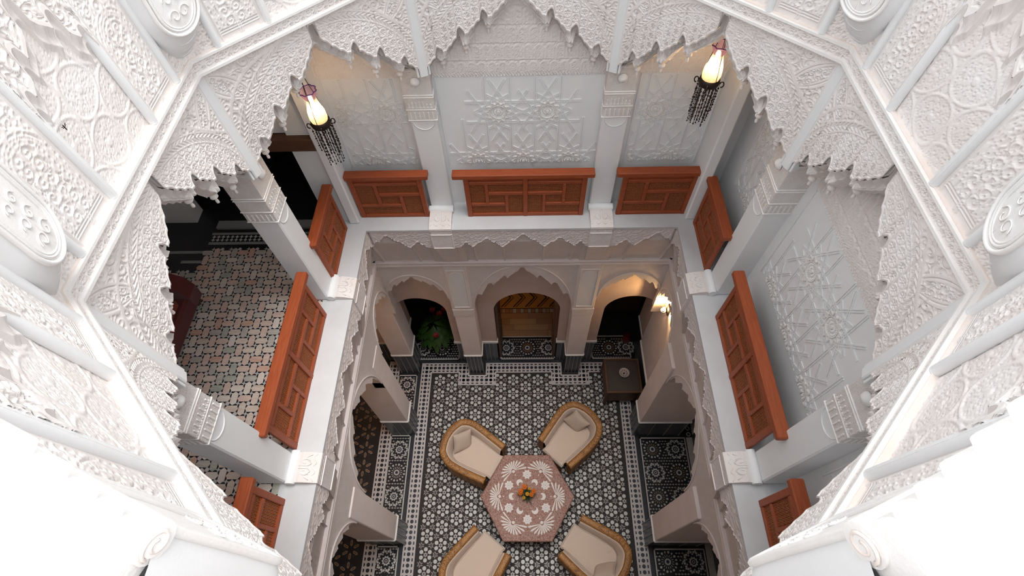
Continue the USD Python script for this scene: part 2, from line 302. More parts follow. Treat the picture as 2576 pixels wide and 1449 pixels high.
# ------------------------------------------------------------------ drum above the frieze
NICHE = np.array([(0, 6.95), (.012, 6.945), (.022, 6.93), (.027, 6.86), (.06, 6.82), (.085, 6.80), (.09, 6.83), (.098, 6.845), (.11, 6.848), (.122, 6.84), (.128, 6.80), (.132, 6.755), (.155, 6.725), (.168, 6.715), (.173, 6.74), (.18, 6.75), (.192, 6.748), (.20, 6.735), (.205, 6.70), (.215, 6.66)])
def build_drum(t, window=False):
    zt = 7.22; z0 = 6.29
    def field(u0, u1, v0, v1, fn, amp, off=0., res=.0042, lo=None):
        nu, nv = int((u1 - u0) / res) + 2, int((v1 - v0) / res) + 2
        us = np.linspace(u0, u1, nu); U = np.repeat(us[:, None], nv, 1); tt = np.linspace(0, 1, nv)[None, :]
        L = lo(us)[:, None] if lo is not None else np.full((nu, 1), v0); V = L + (v1 - L) * tt
        return MB().grid(np.stack([U, off - amp * fn(U, V), V], -1))
    # central niche field, set back
    def big(U, V):
        u2, v2 = U + .03 * np.sin(V * 14), V
        dx, dy, d = hexcell(u2, v2, .20); lat = 1 - sm(np.abs(d - .093), .004, .010)
        dx3, dy3, d3 = hexcell(u2, v2, .10); ros = 1 - sm(d3, .012, .02)
        return np.maximum.reduce([lat, ros, .7 * scrolls(U, V, .034, 5), .6 * rosettes(U, V, .04)])
    obj('niche_reveal', MB().box(-.222, -.212, -.024, .02, z0, 7.04).box(.212, .222, -.024, .02, z0, 7.04), M['stucco'], t)
    obj('niche_field', field(-.215, .215, z0, 7.0, big, .0065, .012), M['carved'], t, True)
    lowf = lambda us: lobed(us, NICHE, .006, .043)
    def above(U, V):
        d = V - lowf(U); e = 1 - sm(d, .018, .024)
        return scrolls(U, V, .06, 12) * (1 - e) + e
    obj('niche_head', field(-.215, .215, 6.6, 7.05, above, .007, -.022, .0042, lowf), M['carved'], t, True)
    us = np.linspace(-.215, .215, 260); lo = lowf(us); nt = 34; tt = np.linspace(0, 1, nt)[None, :]
    U = np.repeat(us[:, None], nt, 1); row = np.floor(tt * 2); ft = tt * 2 - row; ph = np.abs(((U / .048 + .5 * (row % 2)) % 1) - .5) * 2; cell = np.sqrt(np.clip(1 - ph ** 2, 0, 1))
    W = -.029 + .040 * tt + .010 * cell * np.sin(PI * ft) + .0016 * np.cos(U / .048 * 2 * PI * 4) * np.sin(PI * ft); Z = lo[:, None] - .14 * tt - .012 * (1 - cell) * np.sin(PI * ft)
    obj('niche_muqarnas', MB().grid(np.stack([U, W, Z], -1)[::-1]), M['carved'], t, True)
    # side panels with round-headed arabesque frames
    for sg in (-1, 1):
        def pan(U, V, sg=sg):
            x = np.abs(U - sg * .3575); h = scrolls(U, V, .052, 20 + sg)
            arch = np.where(V < 6.60, x - .085, np.hypot(x, V - 6.60) - .085)          # <0 inside
            fr = np.maximum.reduce([1 - sm(np.abs(np.abs(arch) - k), .003, .007) for k in (.006, .022)])
            botm = V - 6.36
            h = np.where(arch > .03, .8 * scrolls(U, V, .045, 31), h)
            rg = np.hypot(U - sg * .3575 - .0, V - 6.725); h = np.where(rg < .034, np.maximum(1 - sm(np.abs(rg - .024), .005, .009), 1 - sm(rg, .006, .012)), h)
            fr = np.where(V < 6.60, fr, fr); h = np.maximum(h, fr * (V > 6.345))
            lines = np.maximum.reduce([1 - sm(np.abs(np.maximum(np.abs(x - 0) - .108, 6.355 - V) - k), .002, .005) for k in (0., .012)])
            lin2 = np.maximum.reduce([1 - sm(np.abs(V - k), .002, .005) for k in (6.325, 6.337, 6.349)])
            h = np.where(V < 6.352, np.where(V < 6.318, .15, lin2), h); h = np.where(x > .112, .1 + 0 * h, np.maximum(h, (x > .104)))
            mid = 1 - sm(np.minimum(np.abs(x - .007), 9), .002, .005); return np.maximum(h, mid * (V > 6.30) * (V < 6.66) * .9)
        a, b = sorted((sg * .215, sg * .5)); obj('side_panel', field(a, b, z0, 7.05, pan, .0065), M['carved'], t, True)
        c, d = sorted((sg * .5, sg * .68))
        obj('corner_field', field(c, d, z0, 7.05, lambda U, V: rosettes(U, V, .05), .0065), M['carved'], t, True)
        for x in (.215, .5):
            obj('roll_moulding', MB().tube([(sg * x, -.006, z0), (sg * x, -.006, 7.1)], .019, 12), M['paint'], t, True)
    # upper part of the drum and its back
    if not window:
        obj('upper_wall', MB().grid(np.stack([*np.meshgrid(np.linspace(-.68, .68, 5), np.linspace(7.045, zt, 5), indexing='ij'), np.zeros((5, 5))], -1)[:, :, [0, 2, 1]]), M['stucco'], t)
        obj('drum_back', MB().box(-.75, .75, .075, .2, 6.2, zt + .05), M['stucco'], t)
        obj('cornice', MB().box(-.65, .65, -.05, .08, 7.10, 7.14, .008).box(-.63, .63, -.08, .08, zt - .05, zt, .008), M['stucco'], t)
    else:
        obj('drum_back', MB().box(-.75, .75, .075, .2, 6.2, 7.05), M['stucco'], t)
        obj('window_sill', MB().box(-.5, .5, -.01, .25, 7.05, 7.09, .008), M['stucco'], t)
octa(lambda t: build_drum(t), 'wall_drum', 'carved white stucco drum wall with arabesque panels and niche, %s side', skip=(4,), A=A - .016)
sd = thing('wall_drum_south', 'white stucco drum wall with the open window the view is taken from, south side', 'wall', (0, -A + .016, 0), 180, None, 'structure'); build_drum(sd, True)

# ------------------------------------------------------------------ tongue-shaped consoles in the corners of the drum
def build_console(t):
    """local frame: origin on the corner of the frieze at z = 0 (frieze top), -y towards the middle of the octagon"""
    hw = .118; prof_z = np.array([.0, .1, .25, .45, .7, .95]); prof_d = np.array([.14, .148, .158, .168, .176, .18])
    n = 41; s = np.linspace(0, 1, n); F, K = [], []
    zt, zc = .71, .30
    for q in s:                                          # up-down-up along the U
        if q < .3: x, z = -hw, zt + (zc - zt) * (q / .3)
        elif q > .7: x, z = hw, zc + (zt - zc) * ((q - .7) / .3)
        else:
            a = PI + (q - .3) / .4 * PI; x, z = hw * math.cos(a), zc + .12 * math.sin(a)
        F.append((x, -np.interp(z, prof_z, prof_d), z))
        w = abs(x) / hw; K.append((x * 1.22, -.40 * abs(x) * 1.22 + .006, z - .185 * max(0., 1 - w * w) ** .75))
    F, K = np.array(F), np.array(K); m = 14; P = np.zeros((n, m, 3))
    for j in range(m):
        q = j / (m - 1); bulge = math.sin(q * PI) * .016
        P[:, j] = F * (1 - q) + K * q; P[:, j, 0] += np.sign(F[:, 0]) * bulge * np.abs(F[:, 0]) / hw; P[:, j, 2] -= bulge * ((s > .28) & (s < .72)) * .6
    obj('belly', MB().grid(P), M['paint'], t, True)
    # front panel: slightly curved sheet inside the U, raised rims and a vine on it
    mid = 20; G = np.zeros((mid + 1, 9, 3))
    for i in range(mid + 1):
        a, b = F[mid - i], F[mid + i]
        for j in range(9): G[i, j] = a + (b - a) * j / 8 + np.array([0, -.006 * math.sin(PI * j / 8), 0])
    fp = obj('front_panel', MB().grid(G), M['stucco'], t, True)
    obj('core', MB().hull([(x, y, z) for x, y in ((-.112, -.15), (.112, -.15), (-.112, -.05), (.112, -.05), (0, 0)) for z in (.34, .72)]), M['paint'], t)
    for k, r in ((1.0, .009), (.84, .006), (.76, .005)):
        path = [(x * k, y - .005, zc + (z - zc) * (k if z < zc else 1)) for x, y, z in F]
        obj('panel_rim', MB().tube(path, r, 6), M['stucco'], fp, True)
    v = MB()
    for sg in (-1, 1):
        for c0, r0 in ((.265, .03), (.335, .026), (.40, .022)):
            v.tube([(sg * (.026 + r0 * math.cos(a) * (1 - a / 9)), -float(np.interp(c0, prof_z, prof_d)) - .008, c0 + r0 * math.sin(a) * (1 - a / 9)) for a in np.linspace(0, 6.5, 22)], .0026, 5)
    v.tube([(0, -np.interp(z, prof_z, prof_d) - .004, z) for z in np.linspace(.21, .47, 8)], .003, 5)
    obj('vine_relief', v, M['stucco'], fp, True)
    for q in (.045, .075, .1):                           # fine mouldings near the foot
        pts = [F[i] * (1 - q / .14) * 1 + K[i] * (q / .14) for i in range(9, n - 9)]; obj('foot_moulding', MB().tube([p + np.array([0, -.002, -.004]) for p in pts], .0035, 5), M['paint'], t, True)
    # volute and scalloped cap above the belly
    vo = obj('volute', MB().tube([(-.135, -.165, .72), (.135, -.165, .72)], .032, 18).tube([(-.138, -.165, .72), (-.13, -.165, .72)], .020, 14).tube([(.13, -.165, .72), (.138, -.165, .72)], .020, 14), M['stucco'], t, 40)
    for sg in (-1, 1):
        obj('volute_eye', MB().tube([(sg * .1375 + .03 * 0, -.165 + .012 * math.cos(a) * (1 - a / 12) * 2, .72 + .012 * math.sin(a) * (1 - a / 12) * 2) for a in np.linspace(0, 9, 26)], .003, 5), M['ledge'], vo, True)
    pr = [(.02, .70), (-.165, .70)]
    zz, dd = .752, .182
    for k in range(6):
        pr += [(-(dd + .004 * math.cos(a) + .004), zz + .03 + .026 * math.sin(a)) for a in np.linspace(-PI / 2, PI / 2, 7)]; zz += .058; dd += .0125
    pr += [(-dd, 1.12), (.02, 1.12)]
    pr = np.array(pr); st = [-.13, -.065, 0, .065, .13]; n = len(pr); mb = MB(); V = []
    for x in st:
        q = pr.copy(); bk = q[:, 0] > 0; q[bk, 0] = -.405 * abs(x) + .004; V.append(np.c_[np.full(n, x), q])
    mb.grid(np.stack([np.vstack([v, v[:1]]) for v in V])[::-1])
    cp = trimesh.creation.triangulate_polygon(Polygon(V[0][:, 1:]).buffer(0), engine='earcut')
    for x, fl in ((-.13, 1), (.13, 0)): mb.add(np.c_[np.full(len(cp[0]), x), cp[0]], cp[1][:, ::-1] if fl else cp[1])
    obj('scalloped_cap', mb, M['stucco'], t)
first = None
for k in range(8):
    ang = 22.5 + 45 * k; r = math.radians(ang); R0 = A / math.cos(PI / 8)
    loc = (R0 * math.cos(r), R0 * math.sin(r), 6.285)
    where = ['east-northeast', 'north-northeast', 'north-northwest', 'west-northwest', 'west-southwest', 'south-southwest', 'south-southeast', 'east-southeast'][k]
    lab = 'white tongue-shaped console with framed vine panel, %s corner of the drum' % where
    if first is None: first = thing('console', lab, 'console', loc, ang - 90, 'consoles around the drum'); build_console(first)
    else: dup(first, loc, ang - 90, lab)
# ------------------------------------------------------------------ gallery floor level: sill beam, outer walls, ceiling
SW_, SN = 1.46, 1.41
def ring(x0, x1, y0, y1, X0, X1, Y0, Y1): return Polygon([(X0, Y0), (X1, Y0), (X1, Y1), (X0, Y1)], [[(x0, y0), (x1, y0), (x1, y1), (x0, y1)]])
tag(obj('trim_1', MB().prism(ring(-SW_, SW_, -1.46, SN, -1.72, 1.95, -1.95, 1.95), 3.975, 4.0).prism(ring(-1.66, 1.66, -1.66, 1.65, -1.72, 1.95, -1.95, 1.95), 3.74, 3.98), M['sill']), 'white painted sill beam running round the gallery opening under the balustrades', 'sill', None, 'structure')
tag(obj('ceiling_gallery', MB().prism(Polygon([(-3.6, -2.6), (3.0, -2.6), (3.0, 3.0), (-3.6, 3.0)], [[(A / math.cos(PI / 8) * 1.06 * math.cos(PI / 8 + k * PI / 4), A / math.cos(PI / 8) * 1.06 * math.sin(PI / 8 + k * PI / 4)) for k in range(8)]]), 6.2, 6.3), M['stucco']), 'white ceiling slab of the gallery around the octagon', 'ceiling', None, 'structure')

def star_panel(mb, x0, x1, z0, z1, centers, y0=0., clip=True):
    """interlaced plaster straps round twelve-pointed medallions; x along the wall, z up, relief towards -y"""
    R = sbox(x0, z0, x1, z1); bars, blank = [], []
    for cx, cz in centers:
        blank.append(Point(cx, cz).buffer(.100))
        for k in range(12):
            a = k * PI / 6; nx, nz = math.cos(a), math.sin(a); L = .46 if k in (0, 6) else .26 if k in (3, 9) else .29 if k in (1, 5, 7, 11) else .16
            p = np.array([cx + .097 * nx, cz + .097 * nz]); d = np.array([-nz, nx])
            for s0, s1 in ((-L, -.026), (.026, L)): bars.append(LineString([p + d * s0, p + d * s1]).buffer(.0105, cap_style=2).difference(LineString([p + d * (s0 - .01), p + d * (s1 + .01)]).buffer(.0035, cap_style=2)))
    g = unary_union(bars).difference(unary_union(blank)).intersection(R)
    mb.prism(g, y0 - .006, y0 + .002, 'xz')
def medallion(cx, cz, R, y0=0.):
    """lobed twelve-pointed rim, raised dish and rows of petals, cut to the panel rectangle R"""
    mb = MB(); rim = Polygon([(cx + (.092 + .012 * math.cos(12 * a)) * math.cos(a), cz + (.092 + .012 * math.cos(12 * a)) * math.sin(a)) for a in np.linspace(0, 2 * PI, 96, endpoint=False)])
    for poly, h in ((rim.difference(rim.buffer(-.008)), .011), (Point(cx, cz).buffer(.066).difference(Point(cx, cz).buffer(.060)), .010), (Point(cx, cz).buffer(.012), .012)):
        g = poly.intersection(R)
        if not g.is_empty and g.geom_type in ('Polygon', 'MultiPolygon'): mb.prism(g, y0 - h, y0 + .002, 'xz')
    for r0, r1, n, w, o in ((.040, .057, 24, .0055, 0), (.018, .036, 16, .006, .5), (.066, .080, 24, .004, .5)):
        for k in range(n):
            a = (k + o) * 2 * PI / n; m = (r0 + r1) / 2
            if not R.contains(Point(cx + m * math.cos(a), cz + m * math.sin(a))): continue
            p = np.array([[cx + r * math.cos(a + s), y0 - h, cz + r * math.sin(a + s)] for r, s, h in ((r0, 0, .002), (m, w / m * .9, .002), (r1, 0, .002), (m, -w / m * .9, .002), (m, 0, .011))])
            mb.add(p, [(0, 4, 1), (1, 4, 2), (2, 4, 3), (3, 4, 0)])
    return mb
def carved_band(x0, x1, z0, z1, seed=1):
    nu, nv = int((x1 - x0) / .006) + 2, int((z1 - z0) / .006) + 2
    U, V = np.meshgrid(np.linspace(x0, x1, nu), np.linspace(z0, z1, nv), indexing='ij')
    per, row = .075, .13; rr = np.floor((V - z0) / row); fx = ((U / per + .5 * (rr % 2)) % 1 - .5) * per; fz = (V - z0) - rr * row
    arch = np.where(fz < .075, np.abs(fx) - .028, np.hypot(fx, (fz - .075) * .8) - .028)
    h = np.maximum(1 - sm(np.abs(arch), .003, .009), .8 * rosettes(U, V, .036) * (arch < 0)); h = np.maximum(h, .7 * scrolls(U, V, .045, seed) * (arch > .006))
    h = np.maximum(h, .9 * (1 - sm(np.abs(fz), .004, .010)))
    h = np.where(V < z0 + .035, .6 + .4 * np.sign(np.sin(2 * PI * (U / .022 + V / .03))), h)
    return MB().grid(np.stack([U, -.0025 - .008 * h, V], -1))
def relief_wall(t, panels, x0, x1, zt=6.2, thick=.1):
    """plain painted wall with star panels low down and carved arcading over them"""
    obj('plaster', MB().box(x0, x1, 0, thick, 3.9, zt), M['paint'], t)
    for a, b, cs in panels:
        R = sbox(a, 4.53, b, 5.385); mb = MB(); star_panel(mb, a, b, 4.53, 5.385, cs, 0.)
        obj('star_straps', mb, M['paint'], t)
        for cx, cz in cs:
            if R.buffer(.07).contains(Point(cx, cz)): obj('rosette', medallion(cx, cz, R, 0.), M['stucco'], t)
        fr = MB()
        for xx in (a - .02, b + .02): fr.box(xx - .005, xx + .005, -.012, .002, 4.50, 5.40, .002)
        obj('panel_frame', fr, M['paint'], t)
        obj('carved_band', carved_band(a - .04, b + .04, 5.40, zt), M['carved'], t, True)
def centres(cx, n=2, dx=.195):
    return [(cx + s * dx * k, z) for s, k, z in ((-1, 1, 5.07), (1, 1, 5.07), (0, 0, 4.545), (-1, 2, 4.545), (1, 2, 4.545))]
wn = thing('wall_north', 'white gallery wall behind the three northern balustrades with interlaced star panels', 'wall', (0, 1.745, 0), 0, None, 'structure')
relief_wall(wn, [(-.60, .655, centres(.03)), (-1.47, -.90, centres(-1.25)), (.93, 1.50, centres(1.27))], -1.62, 2.05)
we = thing('wall_east', 'white gallery wall with interlaced star panels behind the eastern balustrades', 'wall', (1.83, 0, 0), -90, None, 'structure')
relief_wall(we, [(-.56, .56, centres(-.0)), (-1.45, -.93, centres(-1.2)), (.93, 1.45, centres(1.2))], -1.90, 2.0)

# west gallery: deep open room with a tiled floor and a dark doorway
ww = thing('wall_west', 'plain white rear wall of the deep western gallery', 'wall', (-3.45, 0, 0), 0, None, 'structure')
obj('plaster', MB().box(-.1, 0, -2.2, 3.0, 3.8, 6.3), M['paint'], ww)
wp = thing('wall_north_west_gallery', 'white return wall at the north end of the western gallery beside a black doorway', 'wall', (0, 1.54, 0), 0, None, 'structure')
obj('pier', MB().box(-1.85, -1.56, 0, .16, 3.9, 4.905).box(-1.84, -1.56, .02, .16, 4.90, 6.2), M['paint'], wp)
obj('corner_post', MB().box(-1.63, -1.535, -.045, .1, 4.0, 6.2, .012), M['paint'], wp)
obj('wall_over_door', MB().box(-3.4, -1.83, .05, .16, 5.03, 6.2), M['paint'], wp)
obj('wall_end', MB().box(-3.5, -3.12, 0, .16, 3.9, 6.2), M['paint'], wp)
obj('lintel', MB().box(-3.2, -1.58, -.035, .05, 4.905, 5.03, .008), M['darkwood'], wp, label='dark timber lintel over the doorway')
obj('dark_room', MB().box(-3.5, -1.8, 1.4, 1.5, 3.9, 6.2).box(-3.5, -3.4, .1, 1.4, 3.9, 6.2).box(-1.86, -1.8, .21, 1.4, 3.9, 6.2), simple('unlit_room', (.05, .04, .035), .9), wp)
np_ = thing('trim_2', 'white corner post at the north-east end of the gallery', 'post', (1.585, 1.54, 4.0), 0, None, 'structure')
obj('corner_post', MB().box(-.045, .05, -.045, .25, 0, 2.2, .012), M['paint'], np_)
# shell round everything (outer faces never seen)
ws = thing('wall_south', 'plain outer wall closing the south side of the house', 'wall', (0, -2.5, 0), 0, None, 'structure')
obj('plaster', MB().box(-3.6, 3.0, -.1, 0, -.1, 6.3), M['paint'], ws)

# ------------------------------------------------------------------ gallery pillars with carved capitals and scrolled brackets over the sill
M['tongue'] = plaster('pinkish_stucco', (.80, .75, .73), (.76, .69, .66))
def build_pillar(t, tongue):
    """origin at sill level, middle of the front face; front looks along -y"""
    w = .105; zk = 1.06
    obj('shaft', MB().box(-w, w, 0, .20, 0, zk + .02, .010), M['paint'], t)
    cp = obj('capital', MB().box(-w - .006, w + .006, -.006, .206, zk, zk + .46, .004), M['pitted'], t)
    b = MB()
    for k in range(6):                                   # row of little blind arches low on the capital, front and both sides
        x = -w + .018 + k * (2 * w - .036) / 5
        for z0, z1 in ((zk + .02, zk + .085),):
            b.box(x - .005, x + .005, -.012, -.004, z0, z1, .002)
            for sg in (-1, 1):
                y = .02 + k * .032; b.box(sg * (w + .008) - .004, sg * (w + .008) + .004, y - .005, y + .005, z0, z1, .002)
    obj('blind_arcade', b, M['stucco'], cp)
    b = MB()
    for z in (zk + .004, zk + .105, zk + .215, zk + .235, zk + .44): b.box(-w - .011, w + .011, -.011, .211, z, z + .009, .003)
    obj('capital_moulding', b, M['stucco'], cp)
    b = MB(); rr = random.Random(3)
    for k in range(7):
        x = -w + .02 + k * .028; b.box(x - .004, x + .004, -.012, -.004, zk + .13, zk + .16 + rr.random() * .04, .0015); b.box(x - .010, x + .010, -.012, -.004, zk + .125, zk + .133, .0015)
    obj('inscription_band', b, M['stucco'], cp)
    obj('boss', MB().lathe([(.001, -.028), (.022, -.024), (.034, -.008), (.036, .0)], (0, -.012, zk + .36), 14, 'y'), M['stucco'], cp, True)
    arc = [(.085 * math.cos(a), -.002, zk - .004 + .085 * math.sin(a)) for a in np.linspace(PI, 2 * PI, 20)]
    obj('crescent_line', MB().tube(arc, .004, 5), M['paint'], t, True)
    # bracket: roll against the pillar foot, tongue sloping over the sill, corbel hanging below its edge
    obj('scroll_roll', MB().tube([(-w - .010, -.030, .035), (w + .010, -.030, .035)], .034, 16), M['paint'], t, 40)
    pr = [(-.02, .0), (-.02, .045), (-.05, .040), (-.09, .050), (-tongue + .06, .042), (-tongue - .012, .018), (-tongue - .014, -.004), (-tongue - .009, -.03), (-.02, -.03)]
    sg_ = obj('scroll_tongue', MB().prism(Polygon(pr), -w, w, 'yz'), M['tongue'], t)
    v = MB(); zf = lambda y: float(np.interp(-y, [.05, .09, tongue - .06, tongue + .012], [.040, .050, .042, .018])) + .003
    for sg in (-1, 1):
        ys = np.linspace(-.075, -tongue * .66, 8); v.tube([(sg * .009, y, zf(y)) for y in ys], .0028, 5)
        v.tube([(sg * (.009 + .078 * s), -tongue * .66 - .022 * math.sin(s * 7) - .01 * s, zf(-tongue * .66)) for s in np.linspace(0, 1, 14)], .0028, 5)
        v.tube([(sg * (.012 + .03 * (1 - math.cos(a)) / 2 + .012), -tongue * .60 + .03 * math.sin(a), zf(-tongue * .55)) for a in np.linspace(0, 4.4, 14)], .0028, 5)
        v.tube([(sg * .095 * s, -tongue * .88 + .012 * math.cos(s * 9), zf(-tongue * .88)) for s in np.linspace(0, 1, 14)], .0025, 5)
    obj('palmette_lines', v, M['stucco'], sg_, True)
    y0 = -tongue - .010
    co = obj('corbel', MB().box(-w, w, y0, -.02, -.285, -.03, .006), M['warmpit'], t)
    fr = MB()
    for x0, x1, z0, z1 in ((-w, w, -.285, -.272), (-w, -w + .010, -.275, -.06), (w - .010, w, -.275, -.06), (-w, w, -.075, -.063)): fr.box(x0, x1, y0 - .006, y0 + .004, z0, z1, .002)
    obj('corbel_frame', fr, M['warm'], co)
    yb = lambda z: y0 + .012 + (z + .285) / -.5 * (-y0 - .05)
    u = [(.082 * math.cos(a), 0, -.29 + .27 * math.sin(a)) for a in np.linspace(PI, 2 * PI, 24)]
    obj('corbel_festoon', MB().tube([(x, yb(z) - .004, z) for x, _, z in u], .009, 6), M['warm'], co, True)
    obj('corbel_foot', MB().hull([(x, y, -.285) for x in (-w + .004, w - .004) for y in (y0 + .01, -.02)] + [(x, y, -.78) for x in (-w + .03, w - .03) for y in (-.075, -.02)]), M['warmpit'], t)
P1 = thing('pillar', 'white square gallery pillar with carved capital between the left and middle northern balustrades', 'pillar', (-.757, 1.668, 4), 0, 'gallery pillars'); build_pillar(P1, .255)
dup(P1, (.757, 1.668, 4), 0, 'white square gallery pillar with carved capital between the middle and right northern balustrades')
P2 = thing('pillar', 'white square gallery pillar at the upper end of the long western balustrade', 'pillar', (-1.668, .762, 4), 90, 'gallery pillars'); build_pillar(P2, .205)
dup(P2, (-1.668, -.755, 4), 90, 'white square gallery pillar at the lower end of the long western balustrade')
dup(P2, (1.650, .775, 4), -90, 'white square gallery pillar at the upper end of the long eastern balustrade')
dup(P2, (1.650, -.755, 4), -90, 'white square gallery pillar at the lower end of the long eastern balustrade')
dup(P1, (-.757, -1.70, 4), 180, 'white square gallery pillar on the south side, west of the viewpoint')
dup(P1, (.757, -1.70, 4), 180, 'white square gallery pillar on the south side, east of the viewpoint')

# ------------------------------------------------------------------ cedar balustrades with turned lattice
def lattice(x0, x1, z0, z1, pitch=.0185):
    mb = MB(); nx, nz = max(2, round((x1 - x0) / pitch)), max(2, round((z1 - z0) / pitch))
    for i in range(nx + 1):
        x = x0 + (x1 - x0) * i / nx; mb.box(x - .0022, x + .0022, .016, .0205, z0, z1)
    for j in range(nz + 1):
        z = z0 + (z1 - z0) * j / nz; mb.box(x0, x1, .0175, .022, z - .0022, z + .0022)
    o = np.array([(1, 0, 0), (-1, 0, 0), (0, 1, 0), (0, -1, 0), (0, 0, 1), (0, 0, -1)], float) * np.array([.0062, .0062, .0062])
    f = [(0, 2, 4), (2, 1, 4), (1, 3, 4), (3, 0, 4), (2, 0, 5), (1, 2, 5), (3, 1, 5), (0, 3, 5)]
    for i in range(nx):
        for j in range(nz):
            mb.add(o + np.array([x0 + (x1 - x0) * (i + .5 + .0 * (j % 2)) / nx, .0165, z0 + (z1 - z0) * (j + .5) / nz]), f)
    return mb
def balustrade(label, loc, rz, wp, wr, halves=2, shift=0.):
    """front looks along -y; wp panel half width, wr rail half width"""
    t = thing('balustrade', label, 'balustrade', loc, rz, 'cedar balustrades of the gallery')
    W, H = M['wood'], .515
    obj('handrail', MB().box(-wr + shift, wr + shift, -.022, .062, H, H + .052, .007), W, t)
    obj('backing_board', MB().box(-wp + .01, wp - .01, .026, .034, .01, H), M['wood_back'], t)
    def bar(n, x0, x1, z0, z1, y0=.0): obj(n, MB().box(x0, x1, y0, .03, z0, z1, .004), W, t)
    for s in (-1, 1): bar('stile', *sorted((s * wp, s * (wp - .045))), 0, H)
    bar('bottom_rail', -wp + .045, wp - .045, .0, .042, .002); bar('top_rail', -wp + .045, wp - .045, H - .022, H, .004)
    spans = [(-wp + .045, wp - .045, 1)] if halves == 1 else [(-wp + .045, -.020, 1), (.020, wp - .045, -1)]
    if halves == 2: bar('muntin', -.020, .020, 0, H, -.002)
    for a, b, sg in spans:
        L = b - a
        def X(u): return a + L * u if sg > 0 else b - L * u
        def br(u0, u1, z0, z1, y=.003): bar('bar', *sorted((X(u0), X(u1))), z0, z1, y)
        def la(u0, u1, z0, z1): x0, x1 = sorted((X(u0), X(u1))); obj('lattice_panel', lattice(x0, x1, z0, z1), M['lat'], t)
        obj('recessed_board', MB().box(*sorted((X(0), X(1))), .014, .03, .462, .495), W, t)
        br(0, 1, .425, .462)
        br(.285, .345, .145, .425); br(.345, 1, .288, .327); br(0, .655, .145, .182, .004); br(.655, .715, .042, .288, .004)
        la(.0, .285, .182, .425); la(.345, 1, .327, .425); la(.345, .655, .182, .288); la(.715, 1, .042, .288); la(0, .655, .042, .145)
    return t
M['lat'] = simple('cedar_spindles', (.34, .095, .028), .55)
balustrade('cedar lattice balustrade in the middle of the north side, two mirrored halves', (.045, 1.565, 4), 0, .545, .618, 2, -.017)
balustrade('cedar lattice balustrade at the left of the north side, beside the corner post', (-1.196, 1.570, 4), 0, .328, .368, 1, .025)
balustrade('cedar lattice balustrade at the right of the north side', (1.224, 1.565, 4), 0, .326, .368, 1, -.02)
balustrade('short cedar lattice balustrade at the upper west, in front of the black doorway', (-1.640, 1.150, 4), 90, .297, .330, 1)
balustrade('long cedar lattice balustrade on the west side in front of the marble tiles', (-1.655, -.054, 4), 90, .570, .630, 2)
balustrade('cedar lattice balustrade at the lower left, partly hidden by the carved arch', (-1.655, -1.26, 4), 90, .297, .33, 1)
balustrade('short cedar lattice balustrade at the upper east', (1.606, 1.180, 4), -90, .285, .330, 1)
balustrade('long cedar lattice balustrade in the middle of the east side', (1.610, -.080, 4), -90, .545, .625, 2)
balustrade('cedar lattice balustrade at the lower right, partly behind the carved arch', (1.612, -1.27, 4), -90, .30, .33, 1)

# ------------------------------------------------------------------ hanging lanterns in the two far corners
M['brass_dark'] = simple('dark_bronze', (.035, .026, .022), .45, metallic=.7)
M['bulb'] = mat('bulb_glow', {'e': ('emission', {'color': (1, .78, .52), 'strength': 34.})}, [], 'e.emission')
M['glass_rose'] = mat('rose_glass', {'a': ('transparent_bsdf', {'color': (.93, .74, .86)}), 'b': ('glossy_bsdf', {'color': (.9, .6, .8), 'roughness': .1}), 'd': ('translucent_bsdf', {'color': (.9, .55, .75)}), 'm': ('mix_closure', {'fac': .25}), 'm2': ('mix_closure', {'fac': .3})},
    [('a.BSDF', 'm.closure1'), ('b.BSDF', 'm.closure2'), ('m.closure', 'm2.closure1'), ('d.BSDF', 'm2.closure2')], 'm2.closure')
M['glass_amber'] = mat('amber_glass', {'a': ('transparent_bsdf', {'color': (.98, .86, .70)}), 'b': ('glossy_bsdf', {'color': (1, .9, .8), 'roughness': .15}), 'd': ('translucent_bsdf', {'color': (.95, .72, .48)}), 'm': ('mix_closure', {'fac': .15}), 'm2': ('mix_closure', {'fac': .22})},
    [('a.BSDF', 'm.closure1'), ('b.BSDF', 'm.closure2'), ('m.closure', 'm2.closure1'), ('d.BSDF', 'm2.closure2')], 'm2.closure')
M['violet'] = simple('violet_rim', (.20, .06, .22), .3)
